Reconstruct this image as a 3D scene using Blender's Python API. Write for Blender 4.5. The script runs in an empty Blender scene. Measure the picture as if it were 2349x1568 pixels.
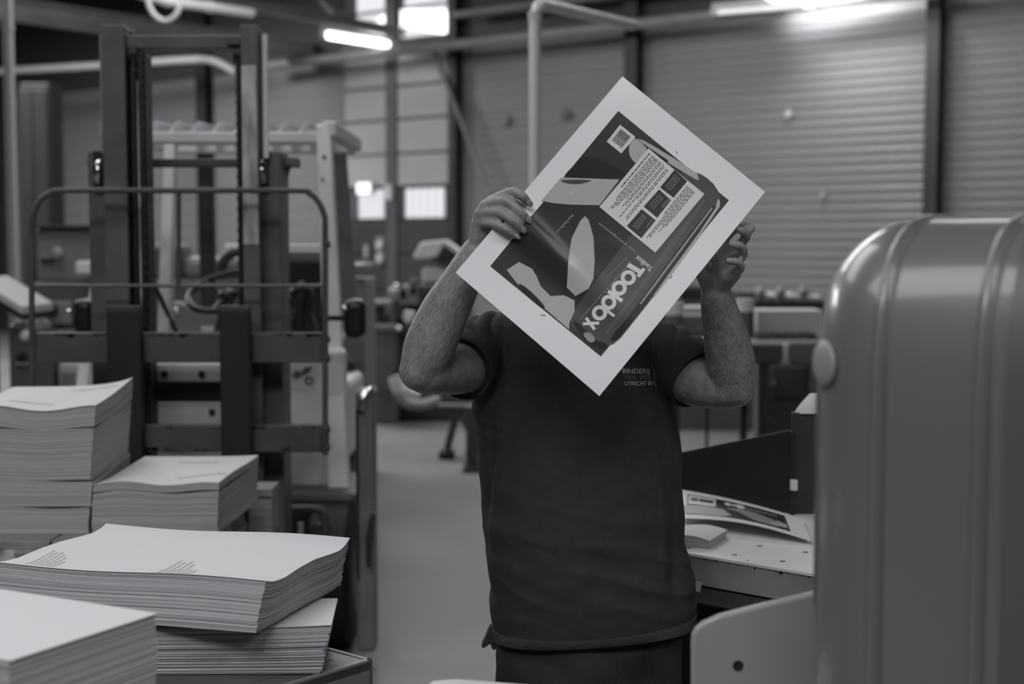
import bpy, bmesh, math, random
import numpy as np
from mathutils import Vector, Matrix, noise
from mathutils.bvhtree import BVHTree

random.seed(7)
SC = bpy.context.scene
COL = SC.collection
PI = math.pi

# ------------------------------------------------------------------ camera
PITCH = math.radians(3.93)
CAM_Z = 1.65
FPX = 2349 * 50 / 36.0
cam_d = bpy.data.cameras.new('camera')
cam_d.lens = 50
cam_d.sensor_width = 36
cam_d.sensor_fit = 'HORIZONTAL'
cam_d.clip_end = 200
cam_d.dof.use_dof = True
cam_d.dof.focus_distance = 2.82
cam_d.dof.aperture_fstop = 2.7
cam_d.dof.aperture_blades = 8
cam = bpy.data.objects.new('camera', cam_d)
cam.location = (0, 0, CAM_Z)
cam.rotation_euler = (PI / 2 - PITCH, 0, 0)
COL.objects.link(cam)
SC.camera = cam

# ------------------------------------------------------------------ view, sky
SC.view_settings.view_transform = 'Standard'
SC.view_settings.look = 'None'
SC.view_settings.gamma = 1
SC.view_settings.use_curve_mapping = False
SC.view_settings.exposure = 0.0
w = bpy.data.worlds.new('overcast_sky')
SC.world = w
w.use_nodes = True
w.node_tree.nodes['Background'].inputs[0].default_value = (0.97, 0.965, 1.0, 1)
w.node_tree.nodes['Background'].inputs[1].default_value = 1.1

# ------------------------------------------------------------------ unseen area lights for the hall's overhead light, some added as fill
def area(name, loc, sx, sy, power, target=None):
    l = bpy.data.lights.new(name, 'AREA')
    l.shape = 'RECTANGLE'
    l.size, l.size_y, l.energy = sx, sy, power
    l.color = (1.0, 0.995, 1.0)
    o = bpy.data.objects.new(name, l)
    o.location = loc
    if target is not None:
        d = Vector(target) - Vector(loc)
        o.rotation_euler = d.to_track_quat('-Z', 'Y').to_euler()
    COL.objects.link(o)
    return o

area('unseen_roof_light', (-2.6, 6.4, 5.7), 4.0, 3.0, 140)
area('unseen_roof_light', (-2.4, 0.6, 5.7), 3.0, 2.0, 80)  # added to brighten the front faces of the forklift
area('unseen_roof_light', (-1.0, -2.6, 5.7), 4.0, 2.0, 290)
area('unseen_roof_light', (4.7, -1.4, 5.7), 2.6, 2.2, 170)  # placed to throw glare on the held sheet and fill right-hand faces
area('unseen_roof_light', (-1.0, 13.0, 5.7), 5.0, 3.0, 420)
area('unseen_roof_light', (4.5, 12.0, 5.7), 3.0, 3.0, 75)
area('unseen_roof_light', (-8.5, 14.0, 5.7), 4.0, 3.0, 650)
area('unseen_roof_light', (-8.0, 19.5, 5.7), 5.0, 2.0, 600)  # added to lift the brightness of the far left wall

# ------------------------------------------------------------------ helpers
def P(px, py, Y):
    """world point at depth Y on the sight line of a photograph pixel"""
    dx = (px - 1174.5) / FPX
    dy = (784 - py) / FPX
    c, s = math.cos(PITCH), math.sin(PITCH)
    d = Vector((dx, c + dy * s, -s + dy * c))
    return Vector((0, 0, CAM_Z)) + d * (Y / d.y)

def lin(v):
    v /= 255.0
    return v / 12.92 if v <= 0.04045 else ((v + 0.055) / 1.055) ** 2.4

MATS = {}
def mat(name, g, rough=0.5, metal=0.0, var=0.0, vscale=8.0, bump=0.0, bscale=60.0, coat=0.0, spec=0.5, stretch=None):
    """grey procedural material; g = linear albedo"""
    if name in MATS:
        return MATS[name]
    m = bpy.data.materials.new(name)
    m.use_nodes = True
    nt = m.node_tree
    b = nt.nodes['Principled BSDF']
    tint = (0.99, 0.985, 1.025)
    col = tuple(min(1, g * t) for t in tint) + (1,)
    b.inputs['Base Color'].default_value = col
    b.inputs['Roughness'].default_value = rough
    b.inputs['Metallic'].default_value = metal
    b.inputs['Specular IOR Level'].default_value = spec
    b.inputs['Coat Weight'].default_value = coat
    if coat:
        b.inputs['Coat Roughness'].default_value = 0.12
    tc = None
    if var or bump:
        tc = nt.nodes.new('ShaderNodeTexCoord')
        src = tc.outputs['Object']
        if stretch:
            mp = nt.nodes.new('ShaderNodeMapping')
            mp.inputs['Scale'].default_value = stretch
            nt.links.new(src, mp.inputs['Vector'])
            src = mp.outputs['Vector']
    if var:
        n = nt.nodes.new('ShaderNodeTexNoise')
        n.inputs['Scale'].default_value = vscale
        n.inputs['Detail'].default_value = 6
        nt.links.new(src, n.inputs['Vector'])
        r = nt.nodes.new('ShaderNodeValToRGB')
        lo, hi = max(0, g * (1 - var)), min(1, g * (1 + var))
        r.color_ramp.elements[0].position = 0.3
        r.color_ramp.elements[1].position = 0.7
        r.color_ramp.elements[0].color = tuple(lo * t for t in tint) + (1,)
        r.color_ramp.elements[1].color = tuple(min(1, hi * t) for t in tint) + (1,)
        nt.links.new(n.outputs['Fac'], r.inputs['Fac'])
        nt.links.new(r.outputs['Color'], b.inputs['Base Color'])
    if bump:
        n2 = nt.nodes.new('ShaderNodeTexNoise')
        n2.inputs['Scale'].default_value = bscale
        n2.inputs['Detail'].default_value = 5
        nt.links.new(src, n2.inputs['Vector'])
        bp = nt.nodes.new('ShaderNodeBump')
        bp.inputs['Strength'].default_value = bump
        bp.inputs['Distance'].default_value = 0.01
        nt.links.new(n2.outputs['Fac'], bp.inputs['Height'])
        nt.links.new(bp.outputs['Normal'], b.inputs['Normal'])
    MATS[name] = m
    return m

def emit(name, strength):
    m = bpy.data.materials.new(name)
    m.use_nodes = True
    b = m.node_tree.nodes['Principled BSDF']
    b.inputs['Base Color'].default_value = (0.8, 0.8, 0.8, 1)
    b.inputs['Emission Color'].default_value = (0.99, 0.98, 1, 1)
    b.inputs['Emission Strength'].default_value = strength
    MATS[name] = m
    return m

def glass(name, tr=0.9):
    m = bpy.data.materials.new(name)
    m.use_nodes = True
    nt = m.node_tree
    for n in list(nt.nodes):
        if n.type != 'OUTPUT_MATERIAL':
            nt.nodes.remove(n)
    t = nt.nodes.new('ShaderNodeBsdfTransparent')
    g = nt.nodes.new('ShaderNodeBsdfGlossy')
    g.inputs['Roughness'].default_value = 0.05
    t.inputs['Color'].default_value = (0.97, 0.97, 0.98, 1)
    mx = nt.nodes.new('ShaderNodeMixShader')
    mx.inputs[0].default_value = 1 - tr
    nt.links.new(t.outputs[0], mx.inputs[1])
    nt.links.new(g.outputs[0], mx.inputs[2])
    nt.links.new(mx.outputs[0], nt.nodes['Material Output'].inputs['Surface'])
    MATS[name] = m
    return m

def wmat(o):
    """world matrix without needing the depsgraph"""
    if o.parent is None:
        return o.matrix_basis.copy()
    return wmat(o.parent) @ o.matrix_parent_inverse @ o.matrix_basis

def adopt(o, p):
    o.parent = p
    o.matrix_parent_inverse = wmat(p).inverted()

def tag(o, label=None, cat=None, group=None, kind=None):
    if label: o['label'] = label
    if cat: o['category'] = cat
    if group: o['group'] = group
    if kind: o['kind'] = kind
    return o

def empty(name, loc, label, cat, group=None, rz=0):
    o = bpy.data.objects.new(name, None)
    o.empty_display_size = 0.1
    o.location = loc
    o.rotation_euler = (0, 0, rz)
    COL.objects.link(o)
    return tag(o, label, cat, group)

def link_mesh(name, me, m, parent=None, smooth=False):
    if m is not None:
        me.materials.clear()
        me.materials.append(m)
    if smooth:
        me.polygons.foreach_set('use_smooth', [True] * len(me.polygons))
        me.set_sharp_from_angle(angle=math.radians(50))
    o = bpy.data.objects.new(name, me)
    COL.objects.link(o)
    if parent is not None:
        adopt(o, parent)
    return o

class MB:
    def __init__(s):
        s.v, s.f = [], []
    def add(s, vs, fs):
        k = len(s.v)
        s.v += [tuple(v) for v in vs]
        s.f += [tuple(i + k for i in f) for f in fs]
        return s
    def obox(s, o, a, b, c):
        """box from corner o along vectors a, b, c"""
        o, a, b, c = Vector(o), Vector(a), Vector(b), Vector(c)
        vs = [o, o + a, o + a + b, o + b, o + c, o + a + c, o + a + b + c, o + b + c]
        fs = [(0, 3, 2, 1), (4, 5, 6, 7), (0, 1, 5, 4), (1, 2, 6, 5), (2, 3, 7, 6), (3, 0, 4, 7)]
        if a.cross(b).dot(c) < 0:
            fs = [f[::-1] for f in fs]
        return s.add(vs, fs)
    def box(s, x0, x1, y0, y1, z0, z1):
        return s.obox((x0, y0, z0), (x1 - x0, 0, 0), (0, y1 - y0, 0), (0, 0, z1 - z0))
    def pbox(s, px0, px1, py0, py1, Y0, Y1):
        """upright box whose front face spans a rectangle of the view at depth Y0"""
        a = P(px0, py1, Y0); b = P(px1, py0, Y0)
        return s.box(a.x, b.x, Y0, Y1, a.z, b.z)
    def tube(s, pts, rad, n=12, cap=True, flat=None):
        pts = [Vector(p) for p in pts]
        if not hasattr(rad, '__len__'):
            rad = [rad] * len(pts)
        k = len(pts)
        ref = None
        rings = []
        for i in range(k):
            d = (pts[min(i + 1, k - 1)] - pts[max(i - 1, 0)])
            d = d.normalized() if d.length > 1e-9 else Vector((0, 0, 1))
            if ref is None:
                ref = d.orthogonal().normalized()
            ref = (ref - d * ref.dot(d))
            ref = ref.normalized() if ref.length > 1e-6 else d.orthogonal().normalized()
            q = d.cross(ref)
            r = rad[i]
            rings.append([pts[i] + (ref * math.cos(2 * PI * j / n) + q * math.sin(2 * PI * j / n)) * r for j in range(n)])
        vs = [v for r in rings for v in r]
        fs = []
        for i in range(k - 1):
            for j in range(n):
                a, b = i * n + j, i * n + (j + 1) % n
                fs.append((a, b, b + n, a + n))
        if cap:
            fs.append(tuple(range(n))[::-1])
            fs.append(tuple(range((k - 1) * n, k * n)))
        return s.add(vs, fs)
    def capsule(s, pts, rad, n=12, seg=5):
        """tube with rounded ends along a smooth path"""
        pts = [Vector(p) for p in pts]
        P2, R2 = smooth_path(pts, rad, seg)
        d0 = (P2[0] - P2[1]).normalized(); d1 = (P2[-1] - P2[-2]).normalized()
        pre, prr, post, por = [], [], [], []
        for a in (0.98, 0.85, 0.6, 0.3):
            pre.append(P2[0] + d0 * R2[0] * a); prr.append(R2[0] * math.sqrt(1 - a * a))
        for a in (0.3, 0.6, 0.85, 0.98):
            post.append(P2[-1] + d1 * R2[-1] * a); por.append(R2[-1] * math.sqrt(1 - a * a))
        return s.tube(pre + P2 + post, prr + R2 + por, n)
    def loft(s, rings, cap=True):
        n = len(rings[0])
        vs = [v for r in rings for v in r]
        fs = []
        for i in range(len(rings) - 1):
            for j in range(n):
                a, b = i * n + j, i * n + (j + 1) % n
                fs.append((a, b, b + n, a + n))
        if cap:
            fs.append(tuple(range(n))[::-1])
            fs.append(tuple(range((len(rings) - 1) * n, len(rings) * n)))
        return s.add(vs, fs)
    def ellipsoid(s, c, r, nu=20, nv=12, rot=None):
        c = Vector(c)
        rings = []
        for i in range(nv + 1):
            t = PI * (0.02 + 0.96 * i / nv)
            ring = []
            for j in range(nu):
                p = 2 * PI * j / nu
                v = Vector((r[0] * math.sin(t) * math.cos(p), r[1] * math.sin(t) * math.sin(p), -r[2] * math.cos(t)))
                if rot is not None:
                    v = rot @ v
                ring.append(c + v)
            rings.append(ring)
        return s.loft(rings)
    def prism(s, poly, ext):
        """polygon (list of 3d points) extruded by a vector"""
        poly = [Vector(p) for p in poly]; ext = Vector(ext)
        n = len(poly)
        vs = poly + [p + ext for p in poly]
        fs = [tuple(range(n)), tuple(range(n, 2 * n))[::-1]]
        for i in range(n):
            j = (i + 1) % n
            fs.append((i, i + n, j + n, j))
        return s.add(vs, fs)
    def mesh(s, name):
        me = bpy.data.meshes.new(name)
        me.from_pydata(s.v, [], s.f)
        me.validate()
        bm = bmesh.new(); bm.from_mesh(me)
        bmesh.ops.recalc_face_normals(bm, faces=bm.faces)
        bm.to_mesh(me); bm.free()
        return me
    def build(s, name, m, parent=None, smooth=False, bevel=0.0, seg=2):
        me = s.mesh(name)
        o = link_mesh(name, me, m, parent, smooth)
        if bevel:
            b = o.modifiers.new('bevel', 'BEVEL')
            b.width = bevel; b.segments = seg; b.limit_method = 'ANGLE'; b.angle_limit = math.radians(40)
            b.use_clamp_overlap = True
        if smooth:
            try:
                me.set_sharp_from_angle(angle=math.radians(50))
            except Exception:
                pass
        return o

def smooth_path(pts, rad, seg):
    if not hasattr(rad, '__len__'):
        rad = [rad] * len(pts)
    out, ro = [], []
    k = len(pts)
    for i in range(k - 1):
        p0, p1, p2, p3 = pts[max(i - 1, 0)], pts[i], pts[i + 1], pts[min(i + 2, k - 1)]
        r0, r1, r2, r3 = rad[max(i - 1, 0)], rad[i], rad[i + 1], rad[min(i + 2, k - 1)]
        for j in range(seg):
            t = j / seg
            f = lambda a, b, c, d: 0.5 * ((2 * b) + (c - a) * t + (2 * a - 5 * b + 4 * c - d) * t * t + (3 * b - a - 3 * c + d) * t ** 3)
            out.append(f(p0, p1, p2, p3)); ro.append(max(0.001, f(r0, r1, r2, r3)))
    out.append(pts[-1]); ro.append(rad[-1])
    return out, ro

def B(name, m, parent, px0, px1, py0, py1, Y0, Y1, bevel=0.004):
    return MB().pbox(px0, px1, py0, py1, Y0, Y1).build(name, m, parent, bevel=bevel)

def copy_tree(o, parent=None):
    c = o.copy(); COL.objects.link(c)
    if parent is not None:
        c.parent = parent
    for ch in [x for x in bpy.data.objects if x.parent == o]:
        copy_tree(ch, c)
    return c

def text_mesh(s, size, offset=0.0, spacing=1.0, align='LEFT'):
    cu = bpy.data.curves.new('t', 'FONT')
    cu.body = s; cu.size = size; cu.offset = offset; cu.space_character = spacing
    cu.align_x = align
    cu.resolution_u = 3
    o = bpy.data.objects.new('t', cu)
    COL.objects.link(o)
    dg = bpy.context.evaluated_depsgraph_get()
    me = bpy.data.meshes.new_from_object(o.evaluated_get(dg))
    vs = [tuple(v.co) for v in me.vertices]
    fs = [tuple(p.vertices) for p in me.polygons]
    bpy.data.objects.remove(o); bpy.data.curves.remove(cu); bpy.data.meshes.remove(me)
    return vs, fs

# ------------------------------------------------------------------ materials
M_floor = mat('concrete_floor', 0.14, 0.42, var=0.16, vscale=0.9, bump=0.06, bscale=6)
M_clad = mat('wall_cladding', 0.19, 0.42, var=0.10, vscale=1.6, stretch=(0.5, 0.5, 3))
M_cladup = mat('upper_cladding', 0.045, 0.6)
M_dark = mat('dark_steel', 0.022, 0.5, var=0.3, vscale=5)
M_black = mat('black_plastic', 0.010, 0.38, spec=0.5)
M_ceil = mat('roof_deck', 0.03, 0.7, var=0.2, vscale=2)
M_beam = mat('roof_beam_paint', 0.24, 0.55, var=0.15, vscale=3)
M_mast = mat('mast_paint', 0.095, 0.45, var=0.22, vscale=9)
M_carr = mat('carriage_paint', 0.065, 0.55, var=0.22, vscale=7, bump=0.15, bscale=25)
M_fork = mat('fork_steel', 0.010, 0.55, var=0.3, vscale=6)
M_truck = mat('light_truck_paint', 0.66, 0.42, var=0.10, vscale=6)
M_truckd = mat('dark_truck_paint', 0.035, 0.5, var=0.2, vscale=8)
M_chrome = mat('polished_steel', 0.62, 0.16, metal=1.0)
M_worn = mat('worn_steel', 0.40, 0.35, metal=0.1, var=0.5, vscale=30, stretch=(1, 1, 0.25))
M_paper = mat('paper', 0.60, 0.75, spec=0.25)
M_print = mat('coated_paper', 0.75, 0.26, spec=0.4)
M_inkd = mat('ink_dark', 0.030, 0.28, spec=0.45)
M_inkb = mat('ink_black', 0.008, 0.28, spec=0.45)
M_inkm = mat('ink_body', 0.065, 0.26, spec=0.5)
M_inks = mat('ink_backdrop_shadow', 0.018, 0.28, spec=0.45)
M_inkm2 = mat('ink_body_light', 0.09, 0.26, spec=0.5)
M_inkl = mat('ink_light', 0.40, 0.28, spec=0.45)
M_inkw = mat('ink_white', 0.62, 0.3)
M_inkg = mat('ink_grey', 0.26, 0.3)
M_type = mat('faint_type', 0.38, 0.7)
M_white = mat('white_enamel', 0.55, 0.4, var=0.06, vscale=4)
M_pipe = mat('white_pipe', 0.62, 0.35)
M_grey = mat('grey_enamel', 0.17, 0.45, var=0.12, vscale=5)
M_mid = mat('mid_grey_enamel', 0.085, 0.45, var=0.15, vscale=5)
M_cover = mat('machine_cover', 0.135, 0.34, var=0.05, vscale=3, coat=0.6)
M_plate = mat('machine_plate', 0.30, 0.38, coat=0.2)
M_groove = mat('cover_groove', 0.09, 0.45)
M_wood = mat('pallet_wood', 0.26, 0.75, var=0.3, vscale=14, bump=0.3, bscale=60, stretch=(1, 6, 6))
M_table = mat('table_laminate', 0.70, 0.3, var=0.10, vscale=7, coat=0.2)
M_tedge = mat('table_edge', 0.27, 0.5, var=0.2, vscale=9)
M_skin = mat('skin', 0.23, 0.5, var=0.16, vscale=38, bump=0.25, bscale=160, stretch=(1, 1, 0.45))
M_nail = mat('fingernail', 0.22, 0.3)
M_shirt = mat('shirt_cotton', 0.034, 0.85, var=0.12, vscale=50, bump=0.12, bscale=420, spec=0.25)
def add_crease(m, scale, strength, dist):
    nt = m.node_tree; b_ = nt.nodes['Principled BSDF']
    tc = nt.nodes.new('ShaderNodeTexCoord')
    mp = nt.nodes.new('ShaderNodeMapping'); mp.inputs['Scale'].default_value = (1, 1, 1.7); mp.inputs['Rotation'].default_value = (0, 0.5, 0)
    n_ = nt.nodes.new('ShaderNodeTexNoise'); n_.inputs['Scale'].default_value = scale; n_.inputs['Detail'].default_value = 1.2; n_.inputs['Distortion'].default_value = 0.5
    mr = nt.nodes.new('ShaderNodeMath'); mr.operation = 'ABSOLUTE'
    ms = nt.nodes.new('ShaderNodeMath'); ms.operation = 'SUBTRACT'; ms.inputs[1].default_value = 0.5
    bp = nt.nodes.new('ShaderNodeBump'); bp.inputs['Strength'].default_value = strength; bp.inputs['Distance'].default_value = dist
    nt.links.new(tc.outputs['Object'], mp.inputs['Vector']); nt.links.new(mp.outputs[0], n_.inputs['Vector'])
    nt.links.new(n_.outputs['Fac'], ms.inputs[0]); nt.links.new(ms.outputs[0], mr.inputs[0]); nt.links.new(mr.outputs[0], bp.inputs['Height'])
    old = b_.inputs['Normal'].links
    if old:
        nt.links.new(old[0].from_socket, bp.inputs['Normal'])
    nt.links.new(bp.outputs['Normal'], b_.inputs['Normal'])
add_crease(M_shirt, 3.6, 0.20, 0.03)
M_rib = mat('shirt_rib', 0.040, 0.85, bump=0.3, bscale=500, spec=0.25)
M_jeans = mat('jeans_denim', 0.028, 0.85, var=0.55, vscale=9, bump=0.15, bscale=300, spec=0.25)
M_hair = mat('hair', 0.02, 0.6, var=0.4, vscale=60)
M_eye = mat('eye_white', 0.7, 0.2)
M_shoe = mat('shoe_leather', 0.02, 0.4)
M_thread = mat('white_thread', 0.60, 0.7)
M_thread2 = mat('grey_thread', 0.16, 0.7)
M_rubber = mat('tyre_rubber', 0.008, 0.7)
M_glass = glass('window_glass', 0.93)
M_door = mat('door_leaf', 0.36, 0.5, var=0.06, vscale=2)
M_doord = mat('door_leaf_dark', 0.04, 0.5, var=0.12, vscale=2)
M_lamp = emit('lamp_tube', 5.0)

def paper_edge(name, g, contrast):
    m = bpy.data.materials.new(name)
    m.use_nodes = True
    nt = m.node_tree
    b = nt.nodes['Principled BSDF']
    b.inputs['Roughness'].default_value = 0.8
    b.inputs['Specular IOR Level'].default_value = 0.2
    uv = nt.nodes.new('ShaderNodeUVMap')
    mp = nt.nodes.new('ShaderNodeMapping')
    mp.inputs['Scale'].default_value = (2.2, 420, 1)
    nt.links.new(uv.outputs[0], mp.inputs['Vector'])
    n = nt.nodes.new('ShaderNodeTexNoise')
    n.inputs['Scale'].default_value = 1.0
    n.inputs['Detail'].default_value = 5
    n.inputs['Roughness'].default_value = 0.7
    nt.links.new(mp.outputs[0], n.inputs['Vector'])
    r = nt.nodes.new('ShaderNodeValToRGB')
    r.color_ramp.elements[0].position = 0.3
    r.color_ramp.elements[1].position = 0.68
    for e, k in zip(r.color_ramp.elements, (1 - contrast, 1 + contrast * 0.6)):
        e.color = (g * k * 0.985, g * k * 0.975, g * k * 1.03, 1)
    nt.links.new(n.outputs['Fac'], r.inputs['Fac'])
    nt.links.new(r.outputs['Color'], b.inputs['Base Color'])
    bp = nt.nodes.new('ShaderNodeBump')
    bp.inputs['Strength'].default_value = 0.35
    bp.inputs['Distance'].default_value = 0.002
    nt.links.new(n.outputs['Fac'], bp.inputs['Height'])
    nt.links.new(bp.outputs['Normal'], b.inputs['Normal'])
    MATS[name] = m
    return m
M_edge = paper_edge('paper_edges', 0.43, 0.24)

# ================================================================== SETTING
# hall frame: s runs along the long clad wall (towards the right), n points out through it
A0 = Vector((-1.70, 21.0, 0))
WS = Vector((0.788, -0.616, 0)).normalized()
WN = Vector((0.616, 0.788, 0)).normalized()
def H(s, n, z):
    return A0 + WS * s + WN * n + Vector((0, 0, z))
def s_of(px):
    t = (px - 1174.5) / FPX
    return (A0.y * t - A0.x) / (WS.x - WS.y * t)
S0, S1, N0 = -22.0, 30.0, -27.0
ROOF = 6.6

fl = MB().obox(H(S0, N0, -0.1), WS * (S1 - S0), WN * (0.4 - N0), (0, 0, 0.1)).build('floor', M_floor)
fl['kind'] = 'structure'
ce = MB().obox(H(S0, N0, ROOF), WS * (S1 - S0), WN * (0.4 - N0), (0, 0, 0.15)).build('ceiling', M_ceil)
ce['kind'] = 'structure'

SD0, SD1, SD2, SD3 = s_of(792), s_of(890), s_of(913), s_of(1031)
bays = [S0, -15.5, -9.9, s_of(472), SD0, SD3, s_of(1452), s_of(2135), 13.5, 19.0, 24.5, S1]
wb = MB()
for i in range(len(bays) - 1):
    a, b = bays[i], bays[i + 1]
    if abs(a - SD0) < 1e-6:
        wb.obox(H(a, 0.05, 6.15), WS * (b - a), WN * 0.25, (0, 0, ROOF - 6.15))
        continue
    wb.obox(H(a, 0.05, 0), WS * (b - a), WN * 0.25, (0, 0, ROOF))
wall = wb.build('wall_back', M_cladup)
wall['kind'] = 'structure'
HC = 0.22
prof = [(0, 0), (0.055, 0), (0.068, -0.011), (0.100, -0.011), (0.113, 0), (0.165, 0), (0.178, -0.011), (0.208, -0.011), (0.22, 0)]
for i in range(len(bays) - 1):
    a, b = bays[i], bays[i + 1]
    if abs(a - SD0) < 1e-6:
        continue
    L = b - a
    mb = MB()
    vs, fs = [], []
    for (z, d) in prof:
        vs += [WN * (0.03 + d) + Vector((0, 0, z)), WS * L + WN * (0.03 + d) + Vector((0, 0, z))]
    for k in range(len(prof) - 1):
        fs.append((2 * k, 2 * k + 1, 2 * k + 3, 2 * k + 2))
    me = bpy.data.meshes.new('cladding_panel')
    me.from_pydata([tuple(v) for v in vs], [], fs)
    me.materials.append(M_clad)
    for k in range(20):
        o = bpy.data.objects.new('cladding_panel', me)
        COL.objects.link(o)
        o.location = H(a, 0, k * HC) + WN * random.uniform(-0.004, 0.004)
        adopt(o, wall)
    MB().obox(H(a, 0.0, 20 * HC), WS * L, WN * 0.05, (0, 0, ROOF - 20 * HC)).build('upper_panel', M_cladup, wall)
# steel columns on the wall
def s_at(px, n):
    o_ = A0 + WN * n
    t = (px - 1174.5) / FPX
    return (o_.y * t - o_.x) / (WS.x - WS.y * t)
for L_, R_ in ((455, 490), (1029, 1055), (1428, 1475), (2112, 2162)):
    sa, sb = s_at(L_, -0.16), s_at(L_ + 0.62 * (R_ - L_), -0.16)
    wd = sb - sa
    mb = MB()
    mb.obox(H(sa, -0.16, 0), WS * wd, WN * 0.02, (0, 0, ROOF))
    mb.obox(H(sa, -0.03, 0), WS * wd, WN * 0.03, (0, 0, ROOF))
    mb.obox(H(sa + wd / 2 - 0.01, -0.14, 0), WS * 0.02, WN * 0.11, (0, 0, ROOF))
    mb.build('column', M_dark, wall)
for s in (13.5, 19.0, -9.9):
    MB().obox(H(s - 0.13, -0.3, 0), WS * 0.26, WN * 0.27, (0, 0, ROOF)).build('column', M_dark, wall)
# small patches seen on the cladding
for px, py, r, m in ((1806, 261, 0.045, M_white), (1886, 447, 0.03, M_inkl), (1300, 263, 0.07, M_mid), (1160, 275, 0.08, M_grey)):
    s = s_of(px); Y = 21 - 0.616 * s
    z = P(px, py, Y).z
    MB().tube([H(s, -0.04, z), H(s, 0.0, z)], [r, r], 14).build('wall_patch', m, wall)

# other walls of the hall (behind and beside the camera)
for nm, o, a, b in (('wall_left', H(S0 - 0.2, N0, 0), WS * 0.2, WN * (0.3 - N0)),
                    ('wall_right', H(S1, N0, 0), WS * 0.2, WN * (0.3 - N0)),
                    ('wall_front', H(S0, N0 - 0.2, 0), WS * (S1 - S0), WN * 0.2)):
    x = MB().obox(o, a, b, (0, 0, ROOF)).build(nm, M_grey)
    x['kind'] = 'structure'

# the two tall door leaves and the glazed strip above
ZL = [0.0, 0.95, 1.50, 2.005, 2.49, 2.97, 3.47, 3.95, 4.44]
for k, (a, b) in enumerate(((SD0 + 0.02, SD1), (SD2, SD3 - 0.02))):
    d = bpy.data.objects.new('door_%d' % (k + 1), None)
    d.location = H(a, 0, 0); COL.objects.link(d); d['kind'] = 'structure'
    for q in range(len(ZL) - 1):
        if abs(ZL[q] - 2.005) < 1e-6:
            fr = MB()
            z0, z1 = ZL[q], ZL[q + 1]
            fr.obox(H(a, 0, z0), WS * (b - a), WN * 0.05, (0, 0, 0.03))
            fr.obox(H(a, 0, z1 - 0.03), WS * (b - a), WN * 0.05, (0, 0, 0.03))
            fr.obox(H(a, 0, z0), WS * 0.06, WN * 0.05, (0, 0, z1 - z0))
            fr.obox(H(b - 0.06, 0, z0), WS * 0.06, WN * 0.05, (0, 0, z1 - z0))
            f = fr.build('window_frame', M_doord, d)
            MB().obox(H(a + 0.06, 0.02, z0 + 0.03), WS * (b - a - 0.12), WN * 0.01, (0, 0, z1 - z0 - 0.06)).build('pane', M_glass, f)
            for t in np.linspace(a + 0.12, b - 0.12, 6):
                MB().obox(H(t, 0.035, z0 + 0.03), WS * 0.012, WN * 0.006, (0, 0, z1 - z0 - 0.06)).build('glazing_bar', M_white, f)
        else:
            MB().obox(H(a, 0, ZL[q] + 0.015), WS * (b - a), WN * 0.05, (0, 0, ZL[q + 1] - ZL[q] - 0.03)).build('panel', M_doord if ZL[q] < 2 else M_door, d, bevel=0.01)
    bk = MB()
    bk.obox(H(a, 0.045, 0), WS * (b - a), WN * 0.03, (0, 0, 2.02))
    bk.obox(H(a, 0.045, 2.48), WS * (b - a), WN * 0.03, (0, 0, 4.44 - 2.48))
    bk.build('backing', M_doord, d)
post = MB().obox(H(SD1, -0.03, 0), WS * (SD2 - SD1), WN * 0.21, (0, 0, ROOF)).build('trim_1', M_mid)
post['kind'] = 'structure'
MB().obox(H(SD1 + 0.02, -0.08, 2.3), WS * 0.12, WN * 0.05, (0, 0, 0.22)).build('sensor_box', M_white, post)
lt = MB().obox(H(SD0, -0.05, 4.44), WS * (SD3 - SD0), WN * 0.3, (0, 0, 0.16)).build('trim_2', M_mid)
lt['kind'] = 'structure'
for k, (a, b) in enumerate(((SD0, SD1), (SD2, SD3))):
    wn = bpy.data.objects.new('window_%d' % (k + 1), None)
    wn.location = H(a, 0, 4.6); COL.objects.link(wn); wn['kind'] = 'structure'
    fr = MB()
    for (sa, sb) in ((a, a + 0.03), (b - 0.03, b)):
        fr.obox(H(sa, 0.0, 4.6), WS * (sb - sa), WN * 0.06, (0, 0, 1.55))
    for z in (4.6, 5.05, 6.12):
        fr.obox(H(a, 0.0, z), WS * (b - a), WN * 0.06, (0, 0, 0.03))
    fr.build('window_frame', M_dark, wn)
    for z0, z1 in ((4.63, 5.05), (5.08, 6.12)):
        MB().obox(H(a + 0.03, 0.02, z0), WS * (b - a - 0.06), WN * 0.01, (0, 0, z1 - z0)).build('pane', M_glass, wn)

# ------------------------------------------------------------------ roof steel
def ibeam(o, d, L, w_, h_, up=Vector((0, 0, 1))):
    d = Vector(d).normalized(); sd = d.cross(up).normalized(); o = Vector(o)
    mb = MB()
    mb.obox(o - sd * w_ / 2, d * L, sd * w_, up * 0.02)
    mb.obox(o - sd * w_ / 2 + up * (h_ - 0.02), d * L, sd * w_, up * 0.02)
    mb.obox(o - sd * 0.01 + up * 0.02, d * L, sd * 0.02, up * (h_ - 0.04))
    return mb
c = P(232, 75, 19.0)
ibeam(c - WN * 9, WN, 15.4, 0.2, 0.27).build('roof_beam', M_beam, ce)
c = P(908, 82, 20.95)
BEAM_END = c.copy()
ibeam(c - WN * 12, WN, 12.0, 0.14, 0.13).build('roof_beam', M_beam, ce)
for k in range(6):
    ibeam(H(S0, -3.2 - 3.4 * k, ROOF - 0.2), WS, S1 - S0, 0.12, 0.2).build('roof_purlin', M_beam, ce)
for s in (-10, -4.3, 2.0, 8.1, 14, 20):
    ibeam(H(s, -24, 5.95), WN, 23.6, 0.22, 0.34).build('roof_beam', M_beam, ce)
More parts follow.
